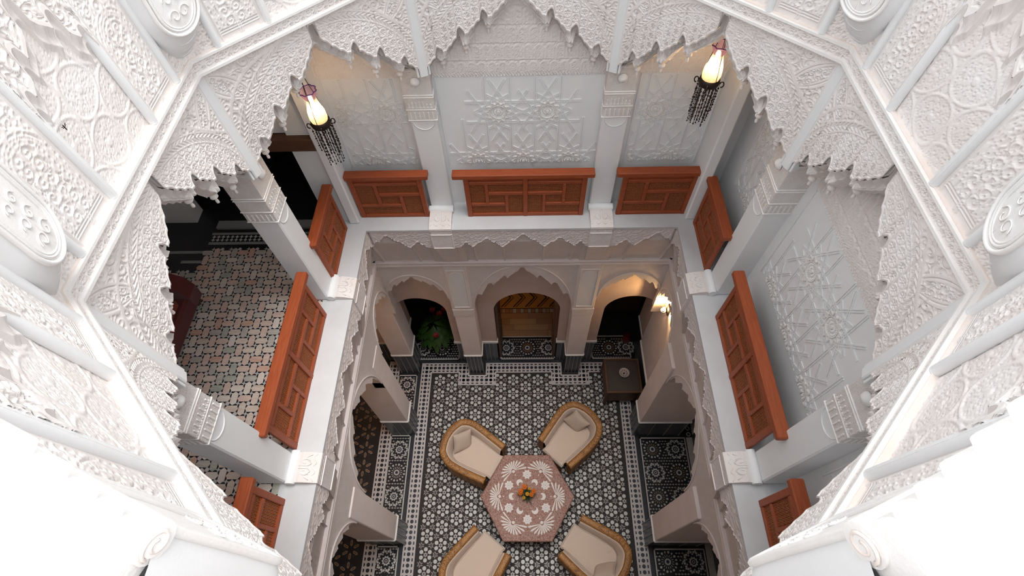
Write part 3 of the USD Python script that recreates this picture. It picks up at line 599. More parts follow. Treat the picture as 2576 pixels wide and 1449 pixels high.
def build_lantern(t, top):
    """origin at the middle of the dark collar under the glass"""
    obj('glass_bowl', MB().lathe([(.055, .02), (.062, .05), (.058, .10), (.044, .15), (.034, .185), (.034, .20)], n=24), M['glass_amber'], t, True)
    g = [];
    for a in np.linspace(0, 2 * PI, 36, endpoint=False): g.append(a)
    P = np.array([[((r + (.005 * math.cos(8 * a) if k == 3 else 0)) * math.cos(a), (r + (.005 * math.cos(8 * a) if k == 3 else 0)) * math.sin(a), z) for k, (r, z) in enumerate(((.034, .20), (.042, .215), (.052, .24), (.056, .262)))] for a in g + [0]])
    gf = obj('glass_flare', MB().grid(P), M['glass_rose'], t, True, 'rose glass flared lip')
    obj('flare_rim', MB().tube(P[:-1, 3], .004, 6, True), M['violet'], gf, True)
    obj('bulb', MB().lathe([(.001, .06), (.018, .07), (.026, .10), (.022, .14), (.012, .17), (.001, .18)], n=14), M['bulb'], t, True, 'glowing warm bulb')
    cl = obj('collar', MB().lathe([(.001, -.03), (.045, -.03), (.064, -.02), (.070, .0), (.066, .02), (.058, .028), (.052, .02)], n=24), M['brass_dark'], t, 40)
    ch = MB()
    for k in range(3):
        a = k * 2 * PI / 3 + .5; ch.tube([(.068 * math.cos(a), .068 * math.sin(a), .01), (.004 * math.cos(a), .004 * math.sin(a), .42)], .0022, 5)
    for k in range(int((top - .42) / .0142)): ch.tube([(.008 * math.cos(a + (k % 2) * PI / 2) * (1 if k % 2 else 1), .008 * math.sin(a) * (k % 2), .42 + k * .014 + .008 * math.sin(a) * (1 - k % 2)) for a in np.linspace(0, 2 * PI, 8)], .002, 4)
    obj('suspension_chain', ch, M['brass_dark'], t)
    for k in range(26):
        b = MB(); a = k * 2 * PI / 26; r = .072 if k % 3 == 0 else .060 if k % 2 else .042; L = .32 + .03 * math.sin(k * 2.3) - (.10 if k % 3 == 0 else 0)
        b.tube([(r * math.cos(a), r * math.sin(a), -.02), (r * .97 * math.cos(a), r * .97 * math.sin(a), -L)], .0017, 4)
        for j in range(9):
            z = -.03 - (L - .03) * ((j + (k % 4) * .25) / 9) ** 1.0; s = .0085 if j % 3 == 0 else .0055; b.lathe([(.0005, s), (s * .8, .3 * s), (s * .8, -.3 * s), (.0005, -s)], (r * math.cos(a), r * math.sin(a), z), 6)
        b.lathe([(.0005, .006), (.006, 0), (.0005, -.008)], (r * .97 * math.cos(a), r * .97 * math.sin(a), -L), 6)
        obj('bead_strand', b, M['brass_dark'], cl)
    hk = MB().lathe([(.0005, 0), (.014, -.02), (.02, -.05), (.012, -.08), (.0005, -.1)], (0, 0, .02), 10)
    obj('finial', hk, M['brass_dark'], t, True)
    for k in range(4):
        a = k * PI / 2 + .3; obj('bracket_curl', MB().tube([((.07 + .016 * (1 - math.cos(b)) * .8) * math.cos(a), (.07 + .016 * (1 - math.cos(b)) * .8) * math.sin(a), -.005 + .02 * math.sin(b)) for b in np.linspace(0, 5, 16)], .004, 6), M['brass_dark'], cl, True)
def lantern(label, loc, rz):
    t = thing('lantern', label, 'lantern', loc, rz, 'bead-fringed lanterns'); build_lantern(t, 6.195 - loc[2])
    obj('canopy', MB().lathe([(.001, -.045), (.010, -.04), (.020, -.02), (.034, -.003), (.034, 0.), (.001, 0.)], (0, 0, 6.2 - loc[2]), 14), M['brass_dark'], t, True)
lantern('lit glass hanging lantern with dark bead fringe in the far left corner', (-1.372, 1.252, 5.405), 0)
lantern('lit glass hanging lantern with dark bead fringe under the far right arch', (1.262, 1.357, 5.600), 140)
# ------------------------------------------------------------------ ground floor: slab and zellige pieces
def tilemat(name, cols, rough=.42, bump=0):
    """glazed tile whose tone changes from piece to piece"""
    n = len(cols); return mat(name, {'g': ('geometry', {}), 'o': ('object_info', {}), 'a': ('math', {'math_type': 'add'}), 'fr': ('math', {'math_type': 'fraction'}), 'r': ('rgb_ramp', {'ramp': [(k / n, c) for k, c in enumerate(cols)], 'interpolate': False}), 'p': ('principled_bsdf', {'roughness': rough})},
        [('g.random_per_island', 'a.value1'), ('o.random', 'a.value2'), ('a.value', 'fr.value1'), ('fr.value', 'r.fac'), ('r.color', 'p.base_color')])
M['t_black'] = simple('black_zellige', (.018, .019, .024), .3)
M['t_navy'] = tilemat('navy_zellige', [(.012, .014, .028), (.018, .022, .055), (.010, .012, .020), (.016, .02, .04)])
M['t_white'] = tilemat('white_zellige', [(.58, .57, .55), (.50, .495, .48), (.62, .59, .57), (.54, .545, .52), (.59, .54, .53)])
M['t_rose'] = tilemat('rose_zellige', [(.36, .33, .31), (.34, .20, .19), (.40, .37, .36), (.30, .13, .12), (.36, .32, .30), (.38, .30, .29)])
M['t_red'] = tilemat('russet_zellige', [(.20, .05, .04), (.16, .04, .035), (.03, .02, .02), (.24, .09, .05)])
M['t_amber'] = tilemat('amber_zellige', [(.42, .40, .36), (.38, .18, .07), (.40, .36, .33), (.36, .12, .06), (.42, .40, .36)])
M['t_mix'] = tilemat('mixed_zellige', [(.30, .31, .30), (.05, .10, .12), (.33, .33, .31), (.04, .09, .06), (.28, .20, .10), (.30, .30, .31)])
M['grey_stone'] = simple('grey_border_stone', (.30, .30, .31), .4)
floor = thing('floor', 'zellige mosaic floor of the courtyard and the arcades round it', 'floor', (0, 0, 0), 0, None, 'structure')
obj('slab', MB().box(-3.6, 3.0, -2.6, 4.6, -.1, -.0045), M['t_black'], floor)
obj('field_ground', MB().box(-1.5, 1.5, -1.96, 1.64, -.0045, -.003), simple('dark_grey_zellige', (.040, .035, .034), .6, specular_ior_level=.2), floor)
ZT = 0.0; ZB = -.004
# courtyard field: rings of discs about little stars
ha = .228; discs, stars, eyes, straps = MB(), MB(), MB(), MB()
def in_field(x, y, m=.03):
    if abs(x) > 1.475 - m or y > 1.63 - m or y < -1.95: return False
    if y > 1.43 - m and .50 - m < abs(abs(x) - 0) < .99 + m: return False
    return True
near_discs = []
for i in range(-9, 10):
    for j in range(-11, 10):
        cx, cy = i * ha * math.sqrt(3) / 2 + .03, j * ha + (i % 2) * ha / 2 + .02
        for k in range(6):
            a = PI / 2 + k * PI / 3; x, y = cx + .0665 * math.cos(a), cy + .0665 * math.sin(a)
            if in_field(x, y): near_discs.append((x, y))
        for ox, oy in ((0, 0), (ha / math.sqrt(3), 0), (-ha / math.sqrt(3), 0)):
            x, y = cx + ox, cy + oy
            if ox < 0: continue
            pts = [(x, y)] if ox == 0 else [(x, y), (cx + ha / (2 * math.sqrt(3)), cy + ha / 2)]
            for x, y in pts:
                if not in_field(x, y): continue
                fanpoly(stars, starpts(x, y, .036, .021, 6, PI / 6), ZB, ZT - .0005); fanpoly(eyes, ngon(x, y, .011, 6), ZB, ZT + .0004)
        for k in range(6):
            a = k * PI / 3; x, y = cx + .105 * math.cos(a), cy + .105 * math.sin(a)
            if in_field(x, y): fanpoly(eyes, ngon(x, y, .010, 4, a), ZB, ZT)
            for s in (-.26, .26):
                a2 = a + s; p, q = (cx + .098 * math.cos(a2), cy + .098 * math.sin(a2)), (cx + .136 * math.cos(a + s * .35), cy + .136 * math.sin(a + s * .35))
                if in_field(*q): straps.obox((p[0], p[1], ZB + .001), (q[0], q[1], ZB + .001), .006, .005)
proj0 = lambda x, y: (x - .03) ** 2 + (y + .4) ** 2
near_discs.sort(key=lambda p: proj0(*p))
free = [p for p in near_discs if not (math.hypot(p[0] - .04, p[1] + .34) < .62)]
for n, (x, y) in enumerate(near_discs): fanpoly(discs, ngon(x, y, .0268, 12), ZB, ZT)
obj('disc_tiles', discs, M['t_white'], floor, kind='stuff'); obj('star_tiles', stars, M['t_rose'], floor, kind='stuff'); obj('star_eyes', eyes, M['t_red'], floor, kind='stuff'); obj('strap_tiles', straps, M['t_rose'], floor, kind='stuff')
# border of dark squares in white bands
bw, bd = MB(), MB()
def band(p, q):
    """border run along the centre line p-q (axis-aligned), .17 wide"""
    (x0, y0), (x1, y1) = p, q; hor = abs(x1 - x0) > abs(y1 - y0); L = abs(x1 - x0) + abs(y1 - y0)
    hw = .087
    if hor: bw.box(min(x0, x1) - hw, max(x0, x1) + hw, y0 - hw, y0 + hw, ZB, ZT - .0015)
    else: bw.box(x0 - hw, x0 + hw, min(y0, y1) - hw, max(y0, y1) + hw, ZB, ZT - .0012)
    n = max(1, round(L / .068)); ux, uy = (x1 - x0) / L, (y1 - y0) / L
    for k in range(n + 1):
        s = L * k / n; x, y = x0 + ux * s, y0 + uy * s; fanpoly(bd, ngon(x, y, .0255, 8, PI / 8), ZB, ZT)
        for o in (-.055, .055):
            a, b = x - uy * o, y + ux * o; w, h = (.022, .009) if hor else (.009, .022)
            fanpoly(bd, [(a - w, b - h), (a + w, b - h), (a + w * .7, b + h), (a - w * .7, b + h)] if hor else [(a - w, b - h), (a + w, b - h * .7), (a + w, b + h * .7), (a - w, b + h)], ZB, ZT)
for p, q in (((-1.58, 1.715), (-.97, 1.715)), ((-.97, 1.715), (-.97, 1.505)), ((-.97, 1.505), (-.53, 1.505)), ((-.53, 1.505), (-.53, 1.715)), ((-.53, 1.715), (.53, 1.715)), ((.53, 1.715), (.53, 1.505)), ((.53, 1.505), (.97, 1.505)), ((.97, 1.505), (.97, 1.715)), ((.97, 1.715), (1.58, 1.715)),
             ((-1.582, 1.715), (-1.582, -1.95)), ((1.582, 1.715), (1.582, -1.95))): band(p, q)
obj('border_bands', bw, M['t_white'], floor); obj('border_squares', bd, M['t_navy'], floor, kind='stuff')
ln = MB()
for x in (-1.70, 1.70): ln.box(x - .022, x + .022, -1.95, 1.62, ZB, ZT - .002)
ln.box(-1.7, 1.7, 1.805, 1.85, ZB, ZT - .002); obj('dark_fillet', ln, simple('slate_fillet', (.035, .038, .048), .3), floor)

# rosette panels
def rosette_a(w, c, d, x, y, s=1.):
    fanpoly(d, ngon(x, y, .022 * s, 10), ZB, ZT + .0012); fanpoly(w, ngon(x, y, .042 * s, 16), ZB, ZT)
    for k in range(16):
        a = k * PI / 8
        fanpoly(c, [(x + r * s * math.cos(a + t), y + r * s * math.sin(a + t)) for r, t in ((.052, -.05), (.075, -.10), (.090, 0), (.075, .10), (.052, .05))], ZB, ZT)
        b = a + PI / 16; fanpoly(w, ngon(x + .117 * s * math.cos(b), y + .117 * s * math.sin(b), (.0165 if k % 2 else .013) * s, 6, b), ZB, ZT)
        fanpoly(c, ngon(x + .097 * s * math.cos(b), y + .097 * s * math.sin(b), .0055 * s, 4, b), ZB, ZT)
def rosette_b(w, c, d, x, y, s=1.):
    fanpoly(d, ngon(x, y, .012 * s, 8), ZB, ZT + .0024); fanpoly(w, ngon(x, y, .022 * s, 8), ZB, ZT + .0018); fanpoly(d, ngon(x, y, .036 * s, 10), ZB, ZT + .0012)
    fanpoly(w, starpts(x, y, .066 * s, .050 * s, 10), ZB, ZT)
    for k in range(10):
        a = k * PI / 5
        for t in (-.15, .15): fanpoly(w, ngon(x + .118 * s * math.cos(a + t), y + .118 * s * math.sin(a + t), .0165 * s, 7, a), ZB, ZT)
        fanpoly(w, ngon(x + .136 * s * math.cos(a), y + .136 * s * math.sin(a), .013 * s, 6, a), ZB, ZT)
        b = a + PI / 10; fanpoly(w, ngon(x + .093 * s * math.cos(b), y + .093 * s * math.sin(b), .0115 * s, 6, b), ZB, ZT); fanpoly(d, ngon(x + .075 * s * math.cos(a), y + .075 * s * math.sin(a), .009 * s, 4, a), ZB, ZT + .0006)
        fanpoly(c, ngon(x + .140 * s * math.cos(b), y + .140 * s * math.sin(b), .006 * s, 4, b), ZB, ZT)
def mosaic(name, x0, x1, y0, y1, cs, core, s=1.):
    t = MB().box(x0, x1, y0, y1, ZB, ZT - .0022); e = MB()
    for a, b, c, d in ((x0, x1, y0, y0 + .018), (x0, x1, y1 - .018, y1), (x0, x0 + .018, y0, y1), (x1 - .018, x1, y0, y1)): e.box(a, b, c, d, ZB, ZT)
    w, c, d = MB(), MB(), MB()
    for kind, x, y in cs: (rosette_a if kind == 'a' else rosette_b)(w, c, d, x, y, s)
    pitch = .041
    for i in range(int((x1 - x0) / pitch)):
        for j in range(int((y1 - y0) / pitch)):
            x, y = x0 + .03 + i * pitch + (j % 2) * pitch / 2, y0 + .03 + j * pitch
            if x > x1 - .028 or y > y1 - .028 or any(math.hypot(x - p, y - q) < .152 * s for _, p, q in cs): continue
            fanpoly(w, starpts(x, y, .0125, .008, 4), ZB, ZT - .0004); fanpoly(c, ngon(x + pitch / 2, y, .006, 4), ZB, ZT - .0004)
    # four-petal flowers between the rosettes
    p = thing(name[0], name[1], 'floor panel', (0, 0, 0), 0, None, 'structure') if isinstance(name, tuple) else floor
    obj('mosaic_ground', t, M['t_black'], floor); obj('panel_edge', e, M['t_white'], floor); obj('rosette_pieces', w, M['t_white'], floor, kind='stuff'); obj('rosette_accents', c, core, floor, kind='stuff'); obj('rosette_centres', d, M['t_navy'], floor, kind='stuff')
sp = .355
mosaic('w', -2.035, -1.725, -.61, .62, [('ba'[k % 2], -1.88, .62 - .22 - sp * .93 * k) for k in range(4)], M['t_amber'], .98)
mosaic('w', -2.035, -1.725, .90, 1.60, [('ab'[k % 2], -1.88, 1.10 + .33 * k) for k in range(2)], M['t_amber'], .98)
mosaic('w', -2.035, -1.725, -1.95, -.90, [('ba'[k % 2], -1.88, -1.08 - .33 * k) for k in range(3)], M['t_amber'], .98)
mosaic('e', 1.735, 2.415, -.62, .575, [('ab'[(k + m) % 2], 1.905 + .34 * m, .575 - .175 - .335 * k) for k in range(4) for m in (0, 1) if .575 - .175 - .335 * k > -.6], M['t_mix'])
mosaic('e', 1.735, 2.415, -1.95, -.92, [('ab'[(k + m) % 2], 1.905 + .34 * m, -1.08 - .335 * k) for k in range(3) for m in (0, 1)], M['t_mix'])
mosaic('n', -.385, .515, 1.862, 2.285, [('b', -.285, 2.07), ('a', .065, 2.07), ('b', .415, 2.07)], M['t_amber'])
mosaic('n', -1.72, -1.06, 1.862, 2.285, [('a', -1.36, 2.07), ('b', -1.68, 2.07)], M['t_mix'])
mosaic('n', 1.12, 1.77, 1.862, 2.285, [('a', 1.42, 2.07), ('b', 1.70, 2.07)], M['t_amber'])
# second dark border and the dark star floor of the western arcade
bw, bd = MB(), MB(); band((-2.115, 1.75), (-2.115, -1.95)); obj('border_bands', bw, M['t_white'], floor); obj('border_squares', bd, M['t_navy'], floor, kind='stuff')
hx, hr, tr = MB(), MB(), MB(); la_ = .27
for i in range(-8, 8):
    for j in range(-10, 10):
        cx, cy = -2.62 + i * la_ * math.sqrt(3) / 2, j * la_ + (i % 2) * la_ / 2
        for k in range(6):
            a = k * PI / 3 + PI / 6; x, y = cx + .082 * math.cos(a), cy + .082 * math.sin(a)
            if not (-3.15 < x < -2.235 and -1.95 < y < 1.8): continue
            ca, sa = math.cos(a), math.sin(a); f = lambda l, w: [(x + ca * p - sa * q, y + sa * p + ca * q) for p, q in ((-l, 0), (-l * .6, -w), (l * .6, -w), (l, 0), (l * .6, w), (-l * .6, w))]
            fanpoly(hx, f(.042, .017), ZB, ZT - .001); fanpoly(hr, f(.028, .006), ZB, ZT)
            b = a + PI / 6; u, v = cx + .09 * math.cos(b), cy + .09 * math.sin(b); fanpoly(tr, ngon(u, v, .022, 5, b), ZB, ZT)
obj('ray_tiles', hx, tilemat('straw_zellige', [(.36, .30, .20), (.28, .22, .14), (.34, .26, .14), (.22, .20, .16)]), floor, kind='stuff'); obj('ray_cores', hr, M['t_red'], floor, kind='stuff'); obj('dark_stars', tr, tilemat('dark_zellige', [(.03, .045, .06), (.02, .035, .03), (.06, .06, .05), (.02, .02, .035)]), floor, kind='stuff')
rg = MB()
for k in range(40):
    y = 1.7 - k * .09; rg.lathe([(.020, 0), (.032, .001), (.032, -.002)], (2.475, y, -.001), 12)
rg.box(2.43, 2.52, -1.95, .575, ZB, ZT - .0035); obj('ring_tiles', rg, M['t_white'], floor, kind='stuff')

# ------------------------------------------------------------------ ground-floor walls and arcades
ZIG = np.array([(0, 1), (.03, .99), (.06, .94), (.18, .87), (.27, .79), (.30, .835), (.34, .84), (.37, .80), (.45, .735), (.54, .65), (.57, .70), (.62, .705), (.65, .65), (.72, .54), (.78, .43), (.81, .48), (.86, .47), (.92, .31), (1, .05)])
def zig(c, half, zs, za, n=61):
    u = np.linspace(-1, 1, n); z = zs + (za - zs) * np.interp(np.abs(u), ZIG[:, 0], ZIG[:, 1]) + .012 * np.abs(np.sin(u * half / .035 * PI)); return [(c + half * a, b) for a, b in zip(u, z)]
def frieze_field(x0, x1, bays, D):
    """carved face under the sill: flush at the top, cut back under lobed edges into coved blind niches down to the moulding"""
    nu, nv = int((x1 - x0) / .0065), 130; U, V = np.meshgrid(np.linspace(x0, x1, nu), np.linspace(3.20, 3.978, nv), indexing='ij')
    cove = .012 + (D - .045) * np.clip((V - 3.2) / .55, 0, 1) ** 1.25; w = np.full_like(U, D) + .0035 * scrolls(U, V, .075, 2); d0 = np.full_like(U, 9.)
    w = np.where(V < 3.70, np.minimum(w, cove + .022), w)
    for c, hw, top in bays:
        u = np.abs(U - c) / hw; e = 3.70 + (top - 3.70) * np.interp(u, [0, .07, .12, .3, .45, .50, .56, .62, .8, .93, 1.0], [1, .95, .88, .66, .46, .55, .54, .42, .2, .06, .0]) + .006 * np.abs(np.sin((U - c) / .022 * PI))
        ins = (u < 1); d = V - e
        w = np.where(ins & (d < 0), cove + .003 * rosettes(U, V, .05) + .020 * (1 - sm(np.abs(u - 1) * hw, .004, .010)), w); w = np.where(ins & (d > 0) & (d < .016), D + .008, w)
    w = np.minimum(w, np.maximum(1.655 - np.abs(U), .0))
    return MB().grid(np.stack([U, -w, V], -1))
def zpanel(t, x0, x1, bays, pil, thick=.12):
    """arcade wall: front plane y = 0 looking along -y; bays: (centre, half, spring, apex)"""
    P = sbox(x0, 2.0, x1, 3.98)
    cut = [(x0 - .01, 1.9)]
    for c, hw, zs, za in bays: P = P.difference(Polygon([(c - hw, 1.0)] + zig(c, hw, zs, za) + [(c + hw, 1.0)]).buffer(0))
    obj('arcade_wall', MB().prism(P, 0, thick, 'xz'), M['warmpit'], t)
    mo = MB().box(x0, x1, -.036, .02, 3.105, 3.135, .006).box(x0, x1, -.046, .02, 3.165, 3.205, .008).box(x0, x1, -.03, .02, 3.13, 3.17); obj('moulding', mo, M['warm'], t)
    for c, hw, zs, za in bays:
        zc = zs + .1; R = hw * .97; top = min(3.08, za + .05); arc = [(c + R * math.cos(a), -.006, zc + (top - zc) * math.sin(a)) for a in np.linspace(PI, 0, 40)]
        obj('arch_braid', MB().tube(arc, .008, 6), M['warm'], t, True)
    for c, hw in pil: pass
AW = [(-.74, .74)]
def niches(c, big=.205):
    return [(c, big, 3.905), (c - big - .15, .15, 3.845), (c + big + .15, .15, 3.845), (c - big - .30 - .052, .05, 3.79), (c + big + .30 + .052, .05, 3.79)]
gn = thing('wall_ground_north', 'rose stucco arcade wall on the north side of the courtyard with three lobed arches', 'wall', (0, 1.635, 0), 0, None, 'structure')
zpanel(gn, -1.72, 1.80, [(0.005, .645, 1.93, 3.03), (-1.285, .385, 2.28, 2.85), (1.295, .385, 2.28, 2.85)], [])
obj('frieze', frieze_field(-1.66, 1.66, niches(.02) + [(-1.30, .20, 3.905), (-1.01, .085, 3.80), (-1.60, .09, 3.80), (1.30, .20, 3.905), (1.01, .085, 3.80), (1.60, .09, 3.80)], .215), M['frieze'], gn, True)
gw = thing('wall_ground_west', 'rose stucco arcade wall on the west side of the courtyard', 'wall', (-1.645, 0, 0), 90, None, 'structure')
zpanel(gw, -1.65, 1.65, [(0, .615, 2.1, 2.99), (1.262, .365, 2.25, 2.86), (-1.262, .365, 2.25, 2.86)], [])
obj('frieze', frieze_field(-1.66, 1.66, niches(0.) + [(-1.24, .20, 3.905), (-.98, .06, 3.80), (-1.53, .09, 3.80), (1.24, .20, 3.905), (.98, .06, 3.80), (1.53, .09, 3.80)], .178), M['frieze'], gw, True)
ge = thing('wall_ground_east', 'rose stucco arcade wall on the east side of the courtyard', 'wall', (1.645, 0, 0), -90, None, 'structure')
zpanel(ge, -1.65, 1.65, [(0, .60, 2.1, 2.99), (-1.262, .365, 2.25, 2.86), (1.262, .365, 2.25, 2.86)], [])
obj('frieze', frieze_field(-1.66, 1.66, niches(0.) + [(-1.24, .20, 3.905), (-.98, .06, 3.80), (-1.53, .09, 3.80), (1.24, .20, 3.905), (.98, .06, 3.80), (1.53, .09, 3.80)], .178), M['frieze'], ge, True)

def dado(mb_dark, x0, x1, y, z1=.655):
    """zellige dado on a face looking along -y: black ground with rows of small white and blue pieces"""
    mb_dark.box(x0, x1, y - .008, y + .01, 0, z1)
M['dado'] = mat('dado_zellige', {'t': ('texture_coordinate', {}), 'v': ('voronoi_texture', {'scale': 38., 'randomness': .0, 'metric': 'chebychev'}), 'v2': ('voronoi_texture', {'scale': 19., 'randomness': .0}), 'r': ('rgb_ramp', {'ramp': [(0, (.20, .22, .25)), (.26, (.12, .13, .17)), (.33, (.014, .016, .022)), (1, (.012, .014, .02))]}), 'r2': ('rgb_ramp', {'ramp': [(0, (.22, .10, .08)), (.2, (.10, .13, .17)), (.3, (.03, .035, .05)), (1, (.02, .02, .03))]}),
    'm': ('mix_color', {'blend_type': 'lighten', 'fac': 1.0}), 'p': ('principled_bsdf', {'roughness': .3})}, [('t.object', 'v.vector'), ('t.object', 'v2.vector'), ('v.distance', 'r.fac'), ('v2.distance', 'r2.fac'), ('r.color', 'm.a'), ('r2.color', 'm.b'), ('m.result', 'p.base_color')])
def pier(t, x0, x1, y0, y1, top=2.6, panel=None):
    """square ground-floor pier: tiled dado, white rounded trim, plastered shaft"""
    obj('dado', MB().box(x0 + .012, x1 - .012, y0 + .012, y1 - .012, 0, .67), M['dado'], t)
    st = MB()                                              # raised strips dividing the dado into columns
    for k in range(4):
        x = x0 + .012 + (x1 - x0 - .024) * k / 3; st.box(x - .005, x + .005, y0 + .005, y0 + .02, 0, .66)
        st.box(x - .005, x + .005, y1 - .02, y1 - .005, 0, .66)
        y = y0 + .012 + (y1 - y0 - .024) * k / 3; st.box(x0 + .005, x0 + .02, y - .005, y + .005, 0, .66); st.box(x1 - .02, x1 - .005, y - .005, y + .005, 0, .66)
    obj('dado_strips', st, M['grey_stone'], t)
    obj('trim', MB().box(x0 - .016, x1 + .016, y0 - .016, y1 + .016, .665, .712, .016), M['stucco'], t)
    obj('shaft', MB().box(x0, x1, y0, y1, .70, top, .008), M['warm'], t)
wm = 'rose stucco courtyard pier with black tiled dado, '
for lab, args in (('west side, beside the upper left armchair', (-2.02, -1.635, .615, .895)), ('west side, beside the lower left armchair', (-2.10, -1.630, -.895, -.615)),
                  ('north-west corner by the potted plant', (-2.0, -1.69, 1.632, 1.96)), ('east side beside the brown side table', (1.612, 2.33, .592, .90)), ('east side, lower one hidden under the gallery', (1.612, 2.33, -.90, -.61)),
                  ('south-west corner under the gallery', (-2.0, -1.69, -1.96, -1.632)), ('south-east corner under the gallery', (1.69, 2.0, -1.96, -1.632))):
    t = thing('pier', wm + lab, 'pier', (0, 0, 0), 0, 'courtyard piers'); pier(t, *args)
def pilaster(t):
    w = .132
    obj('dado', MB().box(-w + .02, w - .02, .012, .22, 0, .67), M['dado'], t)
    st = MB()
    for k in range(5): x = -w + .02 + (2 * w - .04) * k / 4; st.box(x - .005, x + .005, .004, .02, 0, .66)
    obj('dado_strips', st, M['grey_stone'], t)
    obj('trim', MB().box(-w - .014, w + .014, -.016, .215, .665, .712, .016), M['stucco'], t)
    obj('shaft', MB().box(-w, w, 0, .215, .70, 3.11, .008), M['warm'], t)
    pn = obj('panel', MB().prism(Polygon([(-.085, 2.19), (.085, 2.19), (.085, 2.86)] + [(.085 * math.cos(a), 2.86 + .10 * math.sin(a)) for a in np.linspace(.1, PI - .1, 12)] + [(-.085, 2.86)]), -.004, .002, 'xz'), M['paint'], t)
    fr = MB()
    for a, b, c, d in ((-.105, -.093, 2.175, 3.0), (.093, .105, 2.175, 3.0), (-.105, .105, 2.165, 2.178), (-.105, .105, 2.99, 3.002)): fr.box(a, b, -.010, .004, c, d, .003)
    obj('panel_frame', fr, M['stucco'], pn)
    obj('carved_band', MB().box(-w - .006, w + .006, -.006, .22, 1.93, 2.10, .003), M['warmpit'], t)
p1 = thing('pilaster', 'rose stucco pilaster with pale framed panel left of the central doorway', 'pilaster', (-.758, 1.622, 0), 0, 'courtyard pilasters'); pilaster(p1)
dup(p1, (.772, 1.622, 0), 0, 'rose stucco pilaster with pale framed panel right of the central doorway')

# north wall with its three round-headed doorways, dado and trim
nb = thing('wall_ground_inner', 'rose stucco inner wall with three round-headed doorways behind the north arches', 'wall', (0, 0, 0), 0, None, 'structure')
def door_hole(c, hw, zs): return Polygon([(c - hw, -.1)] + [(c + hw * math.cos(a), zs + hw * 1.02 * math.sin(a)) for a in np.linspace(PI, 0, 40)] + [(c + hw, -.1)])
DO = [(.058, .455, 1.66), (-1.415, .365, 1.64), (1.465, .355, 1.66)]
wpoly = sbox(-2.3, .69, 1.86, 3.75)
for d in DO: wpoly = wpoly.difference(door_hole(*d))
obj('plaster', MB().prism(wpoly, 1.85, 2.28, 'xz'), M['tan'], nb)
dp = sbox(-2.3, 0, 1.86, .67); tp = sbox(-2.3, .665, 1.86, .712)
for d in DO: dp = dp.difference(door_hole(d[0], d[1] + .012, d[2])); tp = tp.difference(door_hole(d[0], d[1] - .012, d[2]))
obj('dado', MB().prism(dp, 1.858, 2.27, 'xz'), M['dado'], nb); obj('trim', MB().prism(tp, 1.832, 2.28, 'xz'), M['stucco'], nb)
st = MB()
for x in np.arange(-2.2, 1.8, .062):
    if not any(abs(x - c) < h + .02 for c, h, _ in DO): st.box(x - .005, x + .005, 1.85, 1.865, 0, .66)
obj('dado_strips', st, M['grey_stone'], nb)
# NE bay side wall carrying the lamp, outer walls of the arcades, rooms behind the doorways
nw_ = thing('wall_ground_north_east_bay', 'rose stucco side wall of the north-east bay behind the side table', 'wall', (0, 0, 0), 0, None, 'structure')
obj('plaster', MB().box(1.795, 1.90, .85, 1.86, .70, 3.75), M['warm'], nw_); obj('dado', MB().box(1.803, 1.90, .85, 1.86, 0, .67), M['dado'], nw_); obj('trim', MB().box(1.775, 1.90, .85, 1.86, .665, .712, .012), M['stucco'], nw_)
ow = thing('wall_ground_outer', 'rose stucco outer walls of the ground-floor arcades', 'wall', (0, 0, 0), 0, None, 'structure')
obj('west_plaster', MB().box(-3.25, -3.15, -2.5, 2.3, 0, 3.75), M['warm'], ow); obj('north_plaster', MB().box(-3.2, -2.3, 2.2, 2.3, 0, 3.75), M['warm'], ow); obj('east_plaster', MB().box(2.53, 2.63, -2.5, 4.6, 0, 3.75), M['warm'], ow)
obj('east_dado', MB().box(2.52, 2.54, -2.5, .6, 0, .67), M['dado'], ow)
tag(obj('ceiling_ground', MB().prism(Polygon([(-3.6, -2.6), (3.0, -2.6), (3.0, 4.7), (-3.6, 4.7)], [[(-1.64, -1.64), (1.64, -1.64), (1.64, 1.63), (-1.64, 1.63)]]), 3.745, 3.90), M['warm']), 'rose stucco ceiling over the ground-floor arcades', 'ceiling', None, 'structure')
rw = thing('wall_rooms', 'unlit walls of the rooms behind the north doorways', 'wall', (0, 0, 0), 0, None, 'structure')
obj('room_wall', MB().box(-3.2, 2.6, 4.35, 4.45, 0, 3.75).box(-.98, -.90, 2.28, 4.3, 0, 3.75).box(1.02, 1.10, 2.28, 4.3, 0, 3.75).box(-3.2, -3.1, 2.28, 4.3, 0, 3.75), simple('ochre_plaster', (.38, .25, .15), .8), rw)
obj('room_ceiling', MB().box(-3.2, 2.6, 2.28, 4.4, 2.75, 2.8), M['darkwood'], rw)
# floor of the middle room: striped marble slabs, a pieced border, zigzag kilim
M['slab'] = tilemat('striped_marble', [(.40, .25, .14), (.36, .22, .12), (.44, .30, .18), (.33, .20, .13), (.38, .24, .15)], .25)
rf = thing('floor_room', 'striped marble floor of the lit room behind the central doorway', 'floor', (0, 0, 0), 0, None, 'structure'); r5 = random.Random(11)
for j in range(4):
    y0 = 2.285 + j * .112; x = -.9 + r5.random() * .2 - .2
    while x < 1.0:
        L = .34 + r5.random() * .25; obj('marble_slab', MB().box(max(x, -.9), min(x + L, 1.02), y0 + .002, y0 + .110, ZB, .002 + r5.random() * .002), M['slab'], rf); x += L + .003
for k in range(30): obj('border_tile', MB().box(-.88 + k * .064, -.822 + k * .064, 2.74, 2.815, ZB, .003), M['t_amber'] if k % 2 else M['slab'], rf)
kl = thing('kilim', 'amber kilim with dark zigzag bands on the floor of the lit room', 'rug', (0, 0, 0), 0)
obj('rug_ground', MB().box(-.87, .99, 2.83, 4.25, 0, .006), simple('amber_wool', (.50, .25, .07), .8), kl)
